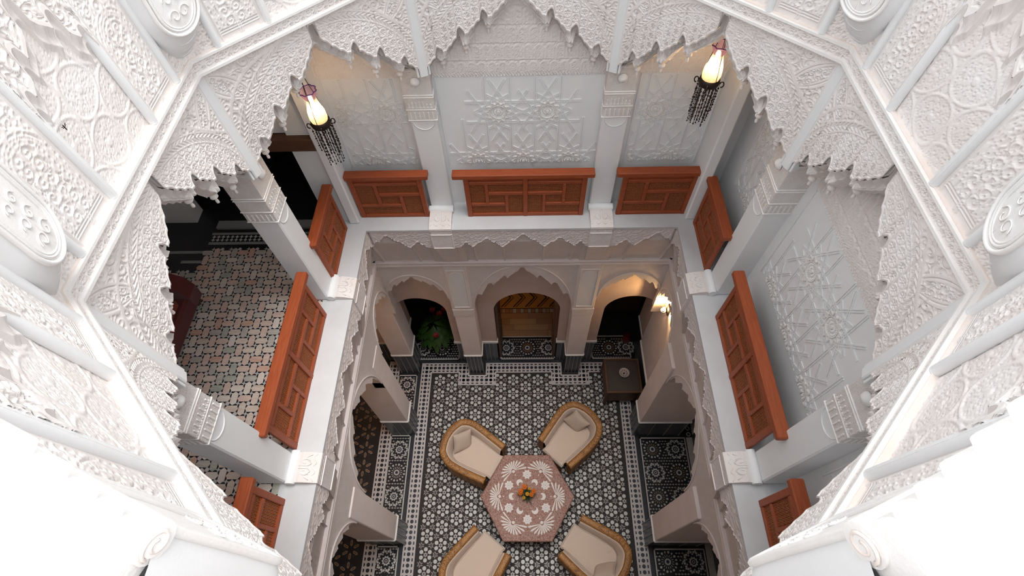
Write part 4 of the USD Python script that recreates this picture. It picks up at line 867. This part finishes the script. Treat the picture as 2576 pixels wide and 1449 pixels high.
for k in range(9):
    x0 = -.80 + k * .21
    for q, w in ((0, .022), (.05, .012)):
        zz = [(x0 + q + (.16 if i % 2 else 0), 2.85 + i * .19, .008) for i in range(8)]; b = MB()
        for a, c in zip(zz[:-1], zz[1:]): b.obox(a, c, w, .006)
        obj('zigzag', b, simple('dark_wool_%d_%d' % (k, int(w * 1000)), (.05, .022, .015), .9) if k == 0 else UsdShade.Material.Get(stage, '/World/Looks/dark_wool_0_%d' % int(w * 1000)), kl)
def door_leaf(label, x, y0, y1, H=2.05):
    t = thing('door', label, 'door', (x, y0, 0)); L = y1 - y0
    pn = obj('panel', MB().box(-.02, .02, 0, L, .01, H, .004), M['darkwood'], t)
    for z in (.15, .78, 1.4):
        for s in (-1, 1): obj('raised_panel', MB().box(*sorted((s * .018, s * .028)), .06, L - .06, z, z + .5, .003), M['darkwood'], pn)
door_leaf('dark wooden door leaf standing open at the left of the central doorway', -.372, 1.90, 2.33)
door_leaf('dark wooden door leaf standing open at the right of the central doorway', .492, 1.90, 2.33)

# ------------------------------------------------------------------ tiled floor of the western gallery
fg = thing('floor_gallery', 'western gallery floor of veined marble lozenges woven with black and white zellige', 'floor', (0, 0, 4.0), 0, None, 'structure')
obj('slab', MB().box(-3.5, -1.70, -2.4, 3.0, -.24, -.004), M['t_black'], fg)
def marble(name, a, b): return mat(name, {'t': ('texture_coordinate', {}), 'o': ('object_info', {}), 'mp': ('mapping', {'scale': (1, 9, 1)}), 'n': ('noise_texture', {'scale': 7., 'detail': 4., 'distortion': 1.5}), 'r': ('rgb_ramp', {'ramp': [(.35, a), (.62, b)]}), 'p': ('principled_bsdf', {'roughness': .35})}, [('t.object', 'mp.vector'), ('mp.vector', 'n.vector'), ('n.fac', 'r.fac'), ('r.color', 'p.base_color')])
MAR = [marble('marble_sand', (.62, .49, .41), (.74, .62, .54)), marble('marble_rose', (.66, .46, .39), (.75, .58, .51)), marble('marble_grey', (.45, .42, .38), (.60, .54, .48)), marble('marble_green', (.38, .39, .33), (.52, .50, .44)), marble('marble_russet', (.62, .35, .25), (.70, .49, .40)), marble('marble_pale', (.72, .62, .55), (.80, .70, .63))]
pt = .0825; loz, sqs, st4 = [], MB(), MB(); r6 = random.Random(5)
for i in range(-21, 1):
    for j in range(-19, 16):
        x, y = -1.745 + i * pt, .02 + j * pt
        lim = 1.22 if x > -2.92 else 1.0
        if x < -3.4 or y > lim: continue
        loz.append((x, y, (i + j) % 2)); cx, cy = x + pt / 2, y + pt / 2
        if cy < lim:
            fanpoly(sqs, ngon(cx, cy, .0165, 8, PI / 8), -.004, -.0005) if (i + j) % 2 else fanpoly(st4, starpts(cx, cy, .023, .008, 4, PI / 4 * 0), -.004, -.0005)
loz.sort(key=lambda p: abs(p[0] + 2.35) * 1.2 + abs(p[1] - .3)); far = [MB() for _ in MAR]
for n, (x, y, o) in enumerate(loz):
    l, w = .0555, .0255; pts = [(-l, 0), (-l * .68, -w), (l * .68, -w), (l, 0), (l * .68, w), (-l * .68, w)]
    if o: pts = [(-q, p) for p, q in pts]
    m = r6.choice([0, 0, 1, 1, 1, 2, 3, 4, 5, 0, 5]); hgt = -.0005 + r6.random() * .0012
    if n < 300: obj('marble_tile', fanpoly(MB(), [(x + p, y + q) for p, q in pts], -.004, hgt), MAR[m], fg)
    else: fanpoly(far[m], [(x + p, y + q) for p, q in pts], -.004, hgt)
for k, f in enumerate(far):
    if f.v: obj('far_marble_tiles', f, MAR[k], fg, kind='stuff')
obj('white_octagons', sqs, M['t_white'], fg, kind='stuff'); obj('white_stars', st4, M['t_white'], fg, kind='stuff')
bs = MB(); bk = MB()
for a, b, c, d in ((-2.93, -1.78, 1.27, 1.30), (-2.93, -1.78, 1.385, 1.41), (-3.12, -2.93, 1.06, 1.09), (-3.4, -2.93, 1.17, 1.2)): bs.box(a, b, c, d, -.004, -.001)
for k in range(26):
    for r in range(2): fanpoly(bk, starpts(-2.9 + k * .044, 1.325 + r * .036, .020, .010, 4), -.004, -.001)
obj('border_lines', bs, M['grey_stone'], fg); obj('border_stars', bk, M['t_white'], fg, kind='stuff')
obj('plinth', MB().box(-2.9, -1.85, 1.45, 1.54, -.004, .02), M['grey_stone'], fg)
# ------------------------------------------------------------------ wicker tub chairs with cushions
M['wicker'] = mat('wicker', {'t': ('texture_coordinate', {}), 'w': ('wave_texture', {'scale': 26., 'bands_direction': 'z', 'distortion': 2.5, 'detail': 2.}), 'v': ('voronoi_texture', {'scale': 52., 'randomness': .35}), 'r': ('rgb_ramp', {'ramp': [(0, (.62, .33, .11)), (.35, (.46, .215, .06)), (.6, (.24, .10, .026)), (1, (.10, .04, .012))]}), 'm': ('math', {'math_type': 'multiply'}), 'p': ('principled_bsdf', {'roughness': .55}), 'bp': ('bump', {'strength': .6, 'distance': .006})},
    [('t.object', 'w.vector'), ('t.object', 'v.vector'), ('v.distance', 'r.fac'), ('w.fac', 'm.value1'), ('v.distance', 'm.value2'), ('r.color', 'p.base_color'), ('m.value', 'bp.height'), ('bp.normal', 'p.normal')])
M['linen'] = mat('cream_linen', {'t': ('texture_coordinate', {}), 'n': ('noise_texture', {'scale': 160., 'detail': 2.}), 'p': ('principled_bsdf', {'base_color': (.66, .53, .44), 'roughness': .9, 'sheen_weight': .2}), 'bp': ('bump', {'strength': .2, 'distance': .002})}, [('t.object', 'n.vector'), ('n.fac', 'bp.height'), ('bp.normal', 'p.normal')])
M['linen2'] = simple('sand_linen', (.56, .45, .37), .9)
def catmull(P, n):
    P = np.array(P, float); out = []
    for i in range(len(P) - 1):
        p0, p1, p2, p3 = P[max(i - 1, 0)], P[i], P[i + 1], P[min(i + 2, len(P) - 1)]
        for t in np.linspace(0, 1, n, endpoint=False): out.append(.5 * ((2 * p1) + (-p0 + p2) * t + (2 * p0 - 5 * p1 + 4 * p2 - p3) * t * t + (-p0 + 3 * p1 - 3 * p2 + p3) * t ** 3))
    out.append(P[-1]); return np.array(out)
TUB = catmull([(.300, .40), (.325, .22), (.350, .0), (.345, -.17), (.265, -.31), (.13, -.375), (0, -.392), (-.13, -.375), (-.265, -.31), (-.345, -.17), (-.350, .0), (-.325, .22), (-.300, .40)], 6)
def tub(off):
    T = np.gradient(TUB, axis=0); T /= np.linalg.norm(T, axis=1, keepdims=True); N = np.stack([T[:, 1], -T[:, 0]], 1)
    return TUB - N * off                                  # + inwards
def rim_z(): s = np.linspace(-1, 1, len(TUB)); return .475 + .125 * (1 - sm(np.abs(s), .25, .85))
def build_chair(t):
    z = rim_z(); o, i_ = tub(-.005), tub(.075)
    if np.abs(i_[30]).max() > np.abs(o[30]).max(): o, i_ = tub(.005), tub(-.075)
    sg = 1 if np.abs(tub(.075)[36]).sum() < np.abs(TUB[36]).sum() else -1
    O, I, I2 = tub(-.004 * sg), tub(.080 * sg), tub(.095 * sg)
    n = len(TUB); c3 = lambda P, zz: np.c_[P, np.broadcast_to(zz, n)]
    obj('wicker_shell', MB().grid(np.stack([c3(tub(.05 * sg), .03), c3(O, .05), c3(O, z * .5), c3(O, z)], 1)), M['wicker'], t, 50)
    prof = [(-.004, -.03), (-.008, -.008), (.006, .012), (.032, .018), (.066, .012), (.084, -.006), (.082, -.05)]
    G = np.stack([np.c_[tub(a * sg), z + b] for a, b in prof], 1); wr_ = obj('woven_rim', MB().grid(G), M['wicker'], t, True)
    for e in (0, -1):
        caps = MB()
        ring_ = G[e]; foot = np.array([[p[0], p[1], .04] for p in ring_[[0, -1]]]); c = np.vstack([ring_, foot[::-1]]); cap = MB()
        m = c.mean(0); k = len(c); caps.add(np.vstack([c, m]), [(j, (j + 1) % k, k) for j in range(k)]); obj('arm_end', caps, M['wicker'], t)
    
    for e in (0, -1): obj('end_binding', MB().tube(G[e] + np.array([0, .004, 0]), .008, 6), M['wicker'], wr_, True)
    H = np.stack([np.c_[I, z - .02], np.c_[tub(.088 * sg), z - .005], np.c_[tub(.105 * sg), z - .03], np.c_[tub(.125 * sg), z - .12], np.c_[tub(.150 * sg), z * 0 + .20]], 1)
    obj('upholstered_back', MB().grid(H[::-1]), M['linen'], t, True)
    # seat cushion: rounded slab filling the tub, squarish front
    S = tub(.128 * sg); pts = Polygon([tuple(p) for p in S] + [(-.195, .45), (.195, .45)]).buffer(-.02).buffer(.02); L = []
    lev = [(-.022, .22), (-.004, .235), (0, .27), (-.004, .305), (-.02, .325), (-.05, .333), (-.10, .337)]
    rings = []
    for d, zz in lev:
        g = pts.buffer(d); L = g.exterior.length; rings.append(np.array([[*g.exterior.interpolate(L * k / 64).coords[0], zz] for k in range(64)]))
    mb = MB().grid(np.stack([np.vstack([r, r[:1]]) for r in rings], 1)); top = rings[-1]; mb.add(np.vstack([top, [[*top[:, :2].mean(0), .340]]]), [(k, (k + 1) % 64, 64) for k in range(64)])
    sc = obj('seat_cushion', mb, M['linen'], t, 60); obj('cushion_piping', MB().tube(rings[4], .0045, 5, True), M['linen2'], sc, True)
    obj('seat_base', MB().prism(pts.buffer(-.01), .05, .225), M['wicker'], t)
    for x, y in ((-.25, -.22), (.25, -.22), (-.25, .33), (.25, .33)): obj('leg', MB().box(x - .025, x + .025, y - .025, y + .025, 0, .06, .005), M['darkwood'], t)
def pillow_mesh():
    n = 21; a = np.linspace(-1, 1, n); U, V = np.meshgrid(a, a, indexing='ij'); mb = MB()
    for s in (1, -1):
        h = .062 * s * ((1 - np.abs(U) ** 3.0) * (1 - np.abs(V) ** 3.0)) ** .55; k = 1 - .10 * (1 - np.abs(U) ** 2) * np.abs(V) ** 4 - .0; k2 = 1 - .10 * (1 - np.abs(V) ** 2) * np.abs(U) ** 4
        P = np.stack([U * .150 * k2, h, V * .150 * k], -1); mb.grid(P if s < 0 else P[::-1])
    return mb
CH = [('upper left', -.762, .285, -30., -.05), ('upper right', .697, .521, 227.4, .06), ('lower left', -.663, -1.20, 53.1, .10), ('lower right', .921, -1.044, 144.9, -.10)]
ch0 = pi0 = None
for nm, x, y, fa, px in CH:
    rz = fa - 90; lab = 'cream cushioned wicker tub armchair at the %s of the marble table' % nm
    if ch0 is None: ch0 = thing('armchair', lab, 'armchair', (x, y, 0), rz, 'wicker armchairs round the table'); build_chair(ch0)
    else: dup(ch0, (x, y, 0), rz, lab)
    lab = 'square sand linen cushion leaning in the %s armchair' % nm; c, s = math.cos(math.radians(rz)), math.sin(math.radians(rz)); lx, ly = px, -.165
    t = thing('cushion', lab, 'cushion', (x + c * lx - s * ly, y + s * lx + c * ly, .43), rz + px * 300, 'cushions in the wicker armchairs')
    mb = pillow_mesh(); tl = math.radians(32); ca, sa = math.cos(tl), math.sin(tl); q = math.radians(28); cq, sq = math.cos(q), math.sin(q)
    V = mb.v; mb.v = [np.stack([v[:, 0] * cq - v[:, 2] * sq, v[:, 1], v[:, 0] * sq + v[:, 2] * cq], 1) for v in V]
    mb.v = [np.stack([v[:, 0], v[:, 1] * ca - v[:, 2] * sa, v[:, 1] * sa + v[:, 2] * ca], 1) for v in mb.v]
    obj('cushion_cover', mb, M['linen2'], t, True)

# ------------------------------------------------------------------ hexagonal marble table with inlay, and the flower arrangement on it
M['rose_marble'] = mat('rose_marble', {'t': ('texture_coordinate', {}), 'n': ('noise_texture', {'scale': 45., 'detail': 4.}), 'v': ('voronoi_texture', {'scale': 70.}), 'm': ('math', {'math_type': 'multiply_add', 'value2': .35, 'value3': -.08}), 'a': ('math', {'math_type': 'add'}), 'r': ('rgb_ramp', {'ramp': [(.32, (.10, .035, .03)), (.47, (.24, .095, .07)), (.60, (.31, .15, .11)), (.74, (.36, .24, .20))]}), 'p': ('principled_bsdf', {'roughness': .5, 'specular_ior_level': .3})},
    [('t.object', 'n.vector'), ('t.object', 'v.vector'), ('v.distance', 'm.value1'), ('m.value', 'a.value1'), ('n.fac', 'a.value2'), ('a.value', 'r.fac'), ('r.color', 'p.base_color')])
M['inlay'] = simple('white_inlay', (.70, .65, .62), .5, specular_ior_level=.3); M['inlay_grey'] = simple('grey_inlay', (.36, .34, .34), .4)
tb = thing('table', 'hexagonal rose marble table with white fan and star inlays in the middle of the court', 'table', (.038, -.337, 0), 0)
hexp = Polygon(ngon(0, 0, .634, 6)); rings = [(-.012, .395), (0, .402), (0, .438), (-.006, .446), (-.016, .449)]
G = np.stack([np.array(ngon(0, 0, .634 + d, 6) + ngon(0, 0, .634 + d, 6)[:1]) for d, _ in rings], 1); G = np.concatenate([G, np.broadcast_to(np.array([z for _, z in rings])[None, :, None], (7, len(rings), 1))], 2)
mb = MB().grid(G); fanpoly(mb, ngon(0, 0, .618, 6), .40, .449); tt_ = obj('tabletop', mb, M['rose_marble'], tb)
mb = MB()
mb.box(-.30, .30, -.30, .30, .0, .06, .01); mb.prism(Polygon(ngon(0, 0, .30, 6)), .06, .395); obj('pedestal', mb, M['rose_marble'], tb)
zt = .4496
for k in range(6):
    a = k * PI / 3
    def P(r, t): return (r * math.cos(a + t), r * math.sin(a + t))
    # fan: fifteen feathers spreading from a small bud near the middle of each side vertex
    cx, cy = P(.385, 0); fan = MB()
    for j in range(13):
        f = (j - 6) / 6.; th = a + f * 1.62; L = .10 + .085 * abs(f) ** 1.4; w = .0115
        p0 = (cx + .024 * math.cos(th), cy + .024 * math.sin(th)); bend = th + f * .28
        tip = (p0[0] + L * math.cos(bend), p0[1] + L * math.sin(bend)); nx, ny = -math.sin(bend), math.cos(bend); mx, my = p0[0] + L * .8 * math.cos(bend), p0[1] + L * .8 * math.sin(bend)
        fanpoly(fan, [(p0[0] - nx * .003, p0[1] - ny * .003), (mx - nx * w, my - ny * w), tip, (mx + nx * w, my + ny * w), (p0[0] + nx * .003, p0[1] + ny * .003)], zt - .004, zt + .0008)
    obj('fan_inlay', fan, M['inlay'], tt_)
    obj('bud_inlay', fanpoly(fanpoly(MB(), ngon(*P(.372, 0), .020, 8), zt - .004, zt + .001), ngon(*P(.318, 0), .010, 4, a), zt - .004, zt + .0008), M['inlay'], tt_)
    x, y = P(.285, PI / 6); s6 = MB(); fanpoly(s6, starpts(x, y, .066, .047, 8, PI / 8), zt - .004, zt + .0008); obj('star_inlay', s6, M['inlay'], tt_)
    rg_ = Point(x, y).buffer(.030, 10).difference(Point(x, y).buffer(.025, 10)); obj('star_ring', MB().prism(rg_, zt, zt + .0014).prism(Point(x, y).buffer(.009, 8), zt, zt + .0014), M['inlay_grey'], tt_)
    x, y = P(.205, 0); cr_ = Point(x, y).buffer(.044).difference(Point(x - .030 * math.cos(a), y - .030 * math.sin(a)).buffer(.030)); obj('crescent_inlay', MB().prism(cr_, zt - .004, zt + .0008), M['inlay'], tt_)
fl = thing('flower_arrangement', 'small dark leafy arrangement with orange blooms on the marble table', 'flowers', (.038, -.325, .4505))
obj('pot', MB().lathe([(.001, 0), (.035, 0), (.045, .03), (.048, .06), (.040, .062), (.038, .05), (.001, .05)], n=20), simple('glazed_pot', (.05, .03, .02), .3), fl, 40)
r7 = random.Random(21); lf = mat('leaf', {'p': ('principled_bsdf', {'base_color': (.025, .05, .018), 'roughness': .45}), 'tr': ('translucent_bsdf', {'color': (.04, .09, .02)}), 'm': ('mix_closure', {'fac': .2})}, [('p.BSDF', 'm.closure1'), ('tr.BSDF', 'm.closure2')], 'm.closure')
for k in range(46):
    a = k * 2.399; el = .25 + r7.random() * 1.0; L = .09 + r7.random() * .075; b = MB(); d = np.array([math.cos(a) * math.cos(el), math.sin(a) * math.cos(el), math.sin(el)]); n_ = np.array([-math.sin(a), math.cos(a), 0]); w = .005 + r7.random() * .006
    pts = []
    for s, ww in ((0, .3), (.35, 1), (.7, .8), (1, .05)):
        c = np.array([0, 0, .05]) + d * L * s + np.array([0, 0, -.05 * s * s]); pts += [c - n_ * w * ww, c + n_ * w * ww + np.array([0, 0, .002])]
    b.grid(np.array(pts).reshape(4, 2, 3)); obj('leaf', b, lf, fl, True)
orange = simple('orange_petal', (.62, .16, .02), .5); yel = simple('yellow_petal', (.60, .34, .04), .5)
for x, y, z, s, m in ((-.035, .085, .13, 1.1, orange), (-.085, .035, .12, 1.0, orange), (-.092, .01, .11, .9, orange), (.088, .035, .12, .95, orange), (.055, -.015, .14, .9, orange), (.0, -.012, .17, .8, yel), (-.045, -.05, .12, .7, yel), (.03, .06, .14, .6, yel)):
    b = MB()
    for k in range(7):
        a = k * 2 * PI / 7; b.add([(x, y, z - .01), (x + .030 * s * math.cos(a - .4), y + .030 * s * math.sin(a - .4), z + .006), (x + .036 * s * math.cos(a), y + .036 * s * math.sin(a), z + .012), (x + .030 * s * math.cos(a + .4), y + .030 * s * math.sin(a + .4), z + .006)], [(0, 1, 2), (0, 2, 3)])
    b.lathe([(.001, .018), (.010 * s, .012), (.012 * s, 0), (.001, -.01)], (x, y, z), 8); b.tube([(x, y, z - .01), (x * .2, y * .2, .05)], .003, 5); obj('bloom', b, m, fl)

# ------------------------------------------------------------------ side table with a pierced dish, lamp on the wall, vase, potted plant, sofa
stb = thing('side_table', 'square dark brown tray-topped side table in the far right corner', 'side table', (1.495, 1.365, 0), 0)
w, d, H = .265, .275, .50
obj('top', MB().box(-w + .02, w - .02, -d + .02, d - .02, H - .04, H - .012), simple('dark_leather', (.045, .034, .028), .5), stb)
for a, b, c, e in ((-w, w, -d, -d + .032), (-w, w, d - .032, d), (-w, -w + .032, -d + .032, d - .032), (w - .032, w, -d + .032, d - .032)): obj('rim', MB().box(a, b, c, e, H - .05, H + .008, .004), M['darkwood'], stb)
for x in (-1, 1):
    for y in (-1, 1): obj('leg', MB().box(*sorted((x * w, x * (w - .045))), *sorted((y * d, y * (d - .045))), 0, H - .05, .004), M['darkwood'], stb)
for a, b, c, e in ((-w + .05, w - .05, -d + .01, -d + .03), (-w + .05, w - .05, d - .03, d - .01), (-w + .01, -w + .03, -d + .05, d - .05), (w - .03, w - .01, -d + .05, d - .05)): obj('apron', MB().box(a, b, c, e, .14, H - .05), M['darkwood'], stb)
ds = thing('dish', 'round pale dish with petal openings on the brown side table', 'dish', (1.515, 1.40, H - .0115), 0)
obj('bowl', MB().lathe([(.001, 0), (.04, 0), (.068, .02), (.078, .045), (.074, .047), (.064, .026), (.038, .008), (.001, .008)], n=28), simple('pale_ceramic', (.52, .48, .47), .35), ds, 50)
for k in range(10):
    a = k * PI / 5; obj('petal', MB().hull([((.022) * math.cos(a), .022 * math.sin(a), .012), (.056 * math.cos(a - .16), .056 * math.sin(a - .16), .024), (.056 * math.cos(a + .16), .056 * math.sin(a + .16), .024), (.04 * math.cos(a), .04 * math.sin(a), .024)]), simple('russet_glaze', (.22, .10, .08), .4) if k == 0 else UsdShade.Material.Get(stage, '/World/Looks/russet_glaze'), ds)
obj('knob', MB().lathe([(.001, .03), (.01, .026), (.014, .012), (.001, .008)], n=10), M['brass_dark'], ds, True)
wl = thing('wall_lamp', 'glowing amber wall lamp high in the far right corner of the court', 'lamp', (1.79, 1.50, 2.27), 0)
obj('back_plate', MB().box(-.014, .004, -.045, .045, -.08, .08, .006), M['brass_dark'], wl); obj('arm', MB().tube([(0, 0, -.05), (-.04, 0, -.055), (-.06, 0, -.03)], .007, 6), M['brass_dark'], wl, True)
M['flame'] = mat('lamp_glow', {'e': ('emission', {'color': (1, .62, .25), 'strength': 260.})}, [], 'e.emission')
obj('bulb', MB().lathe([(.001, -.03), (.016, -.02), (.022, .01), (.012, .04), (.001, .05)], (-.062, 0, .01), 12), M['flame'], wl, True)
obj('cup', MB().lathe([(.010, -.05), (.030, -.035), (.036, -.02), (.034, -.018), (.024, -.028)], (-.062, 0, .01), 14), M['brass_dark'], wl, True)
M['flame2'] = mat('lamp_glow_soft', {'e': ('emission', {'color': (1, .58, .24), 'strength': 170.})}, [], 'e.emission')
for lab, loc, m in (('small amber lamp on the left wall of the lit room behind the central doorway', (-.865, 2.72, .62), 'flame2'), ('amber wall lamp under the western arcade', (-3.12, .35, 2.2), 'flame2'), ('amber wall lamp at the north end of the western arcade', (-2.75, 2.17, 2.2), 'flame2')):
    t = thing('wall_lamp', lab, 'lamp', loc, 0 if loc[0] > -3 and loc[1] < 2.1 else 0)
    yy = loc[1] > 2.1; f = (lambda x, y, z: (0, -x, z)) if yy else (lambda x, y, z: (x, y, z))
    obj('back_plate', MB().box(-.045, .045, .0, .014, -.08, .08, .006) if yy else MB().box(-.012 if loc[0] < -3 else -.03, .0, -.045, .045, -.08, .08, .004), M['brass_dark'], t); c = f(.062, 0, .01)
    obj('bulb', MB().lathe([(.001, -.03), (.016, -.02), (.022, .01), (.012, .04), (.001, .05)], c, 12), M[m], t, True); obj('cup', MB().lathe([(.010, -.05), (.030, -.035), (.036, -.02), (.034, -.018), (.024, -.028)], c, 14), M['brass_dark'], t, True)
    obj('arm', MB().tube([f(0, 0, -.05), f(.04, 0, -.055), f(.06, 0, -.03)], .007, 6), M['brass_dark'], t, True)
vs = thing('vase', 'tall dark red vase in the right doorway', 'vase', (1.70, 2.17, 0), 0)
obj('body', MB().lathe([(.001, 0), (.045, 0), (.062, .05), (.070, .13), (.058, .21), (.040, .24), (.044, .262), (.038, .262), (.034, .24), (.05, .20), (.001, .04)], n=28), simple('red_glaze', (.20, .008, .012), .2), vs, True)
obj('neck_band', MB().tube([(.042 * math.cos(a), .042 * math.sin(a), .24) for a in np.linspace(0, 2 * PI, 20, endpoint=False)], .005, 6, True), M['brass_dark'], vs, True)
cb = thing('cabinet', 'dark wooden cabinet with ochre panels in the room behind the right doorway', 'cabinet', (1.48, 2.75, 0), 0)
obj('carcass', MB().box(-.36, .5, 0, .4, 0, 1.5, .01), M['darkwood'], cb)
for k in range(3): obj('door_panel', MB().box(-.33 + k * .275, -.09 + k * .275, -.012, .01, .50, 1.4, .004), simple('ochre_panel', (.16, .10, .045), .5) if k == 0 else UsdShade.Material.Get(stage, '/World/Looks/ochre_panel'), cb)
for k in range(7): obj('grille_bar', MB().box(-.33 + k * .12, -.315 + k * .12, -.015, .01, .12, .44), M['darkwood'], cb)
pp = thing('potted_plant', 'leafy potted plant with red flowers in the left doorway', 'plant', (-1.42, 2.20, 0), 0)
obj('pot', MB().lathe([(.001, 0), (.08, 0), (.11, .14), (.12, .22), (.105, .22), (.10, .19), (.001, .19)], n=24), simple('dark_pot', (.04, .025, .02), .5), pp, 40)
gl = mat('plant_leaf', {'p': ('principled_bsdf', {'base_color': (.05, .12, .02), 'roughness': .45}), 'tr': ('translucent_bsdf', {'color': (.08, .2, .03)}), 'm': ('mix_closure', {'fac': .25})}, [('p.BSDF', 'm.closure1'), ('tr.BSDF', 'm.closure2')], 'm.closure')
for k in range(60):
    a = k * 2.399; r = .04 + .17 * (k / 60) ** .6; h = .60 - .34 * (k / 60) + r7.random() * .12; c = np.array([r * math.cos(a), r * math.sin(a), h]); d = np.array([math.cos(a), math.sin(a), -.35]); n_ = np.array([-math.sin(a), math.cos(a), .1]); L, w = .13, .045; pts = []
    for s, ww in ((-.2, .1), (.15, .8), (.5, 1), (.8, .6), (1, .05)): q = c + d * L * s + np.array([0, 0, -.05 * s * s]); pts += [q - n_ * w * ww, q + np.array([0, 0, .008]), q + n_ * w * ww]
    b = MB().grid(np.array(pts).reshape(5, 3, 3)); b.tube([(0, 0, .19), tuple(c)], .003, 4); obj('leaf', b, gl, pp, True)
rp = simple('red_flower', (.35, .02, .02), .5)
for x, y, z in ((-.02, .2, .72), (.1, .12, .74), (.16, .22, .70), (.05, -.18, .58)):
    b = MB()
    for k in range(8): a = k * PI / 4; b.add([(x, y, z), (x + .04 * math.cos(a - .35), y + .04 * math.sin(a - .35), z + .01), (x + .055 * math.cos(a), y + .055 * math.sin(a), z + .02), (x + .04 * math.cos(a + .35), y + .04 * math.sin(a + .35), z + .01)], [(0, 1, 2), (0, 2, 3)])
    b.tube([(x, y, z), (x * .3, y * .3, .3)], .003, 4); obj('flower', b, rp, pp)
so = thing('sofa', 'dark red velvet sofa with studded gold trim against the west gallery wall', 'sofa', (-3.40, -.10, 4.0), 0)
vel = simple('red_velvet', (.10, .008, .006), .75, sheen_weight=.3); velc = simple('rust_velvet', (.20, .03, .012), .8, sheen_weight=.3)
obj('base', MB().box(.03, .63, -.95, .80, .03, .20, .02), vel, so); obj('seat', MB().box(.10, .60, -.86, .62, .19, .265, .035), velc, so)
obj('backrest', MB().prism(Polygon([(y, .18) for y in (-.95, .80)] + [(y, .55 + .06 * math.cos((y + .08) * 3.4)) for y in np.linspace(.80, -.95, 30)]), .0, .13, 'yz'), vel, so)
for y0, y1 in ((-.98, -.85), (.66, .80)):
    obj('arm', MB().prism(Polygon([(.05, .05), (.63, .05), (.65, .20), (.62, .31), (.52, .39), (.38, .42), (.20, .47), (.05, .50)]), y0, y1, 'xz'), vel, so)
st_ = MB()
for k in range(34):
    y = -.84 + k * .044; st_.lathe([(.001, .006), (.006, .003), (.006, -.003)], (.56, y, .266), 6); st_.lathe([(.001, .006), (.006, .003), (.006, -.003)], (.46, y, .268), 6)
obj('gold_studs', st_, simple('old_gold', (.50, .30, .10), .35, metallic=.8), so)
for x, y in ((.08, -.9), (.58, -.9), (.08, .74), (.58, .74)): obj('foot', MB().box(x - .03, x + .03, y - .03, y + .03, 0, .04), M['darkwood'], so)

ins = thing('insect', 'small dark winged insect resting on the carved niche of the west drum wall', 'insect', (-1.592, -.158, 6.585))
obj('body', MB().lathe([(.0005, -.014), (.0017, -.010), (.002, .003), (.0013, .009), (.0005, .011)], n=8), M['brass_dark'], ins, True)
for sg in (-1, 1):
    for z, L in ((.005, .013), (.0, .011)): obj('wing', MB().add([(.001, 0, z), (.003, sg * L, z + .005), (.003, sg * L * 1.05, z + .002), (.001, 0, z - .002)], [(0, 1, 2), (0, 2, 3)]), M['brass_dark'], ins)
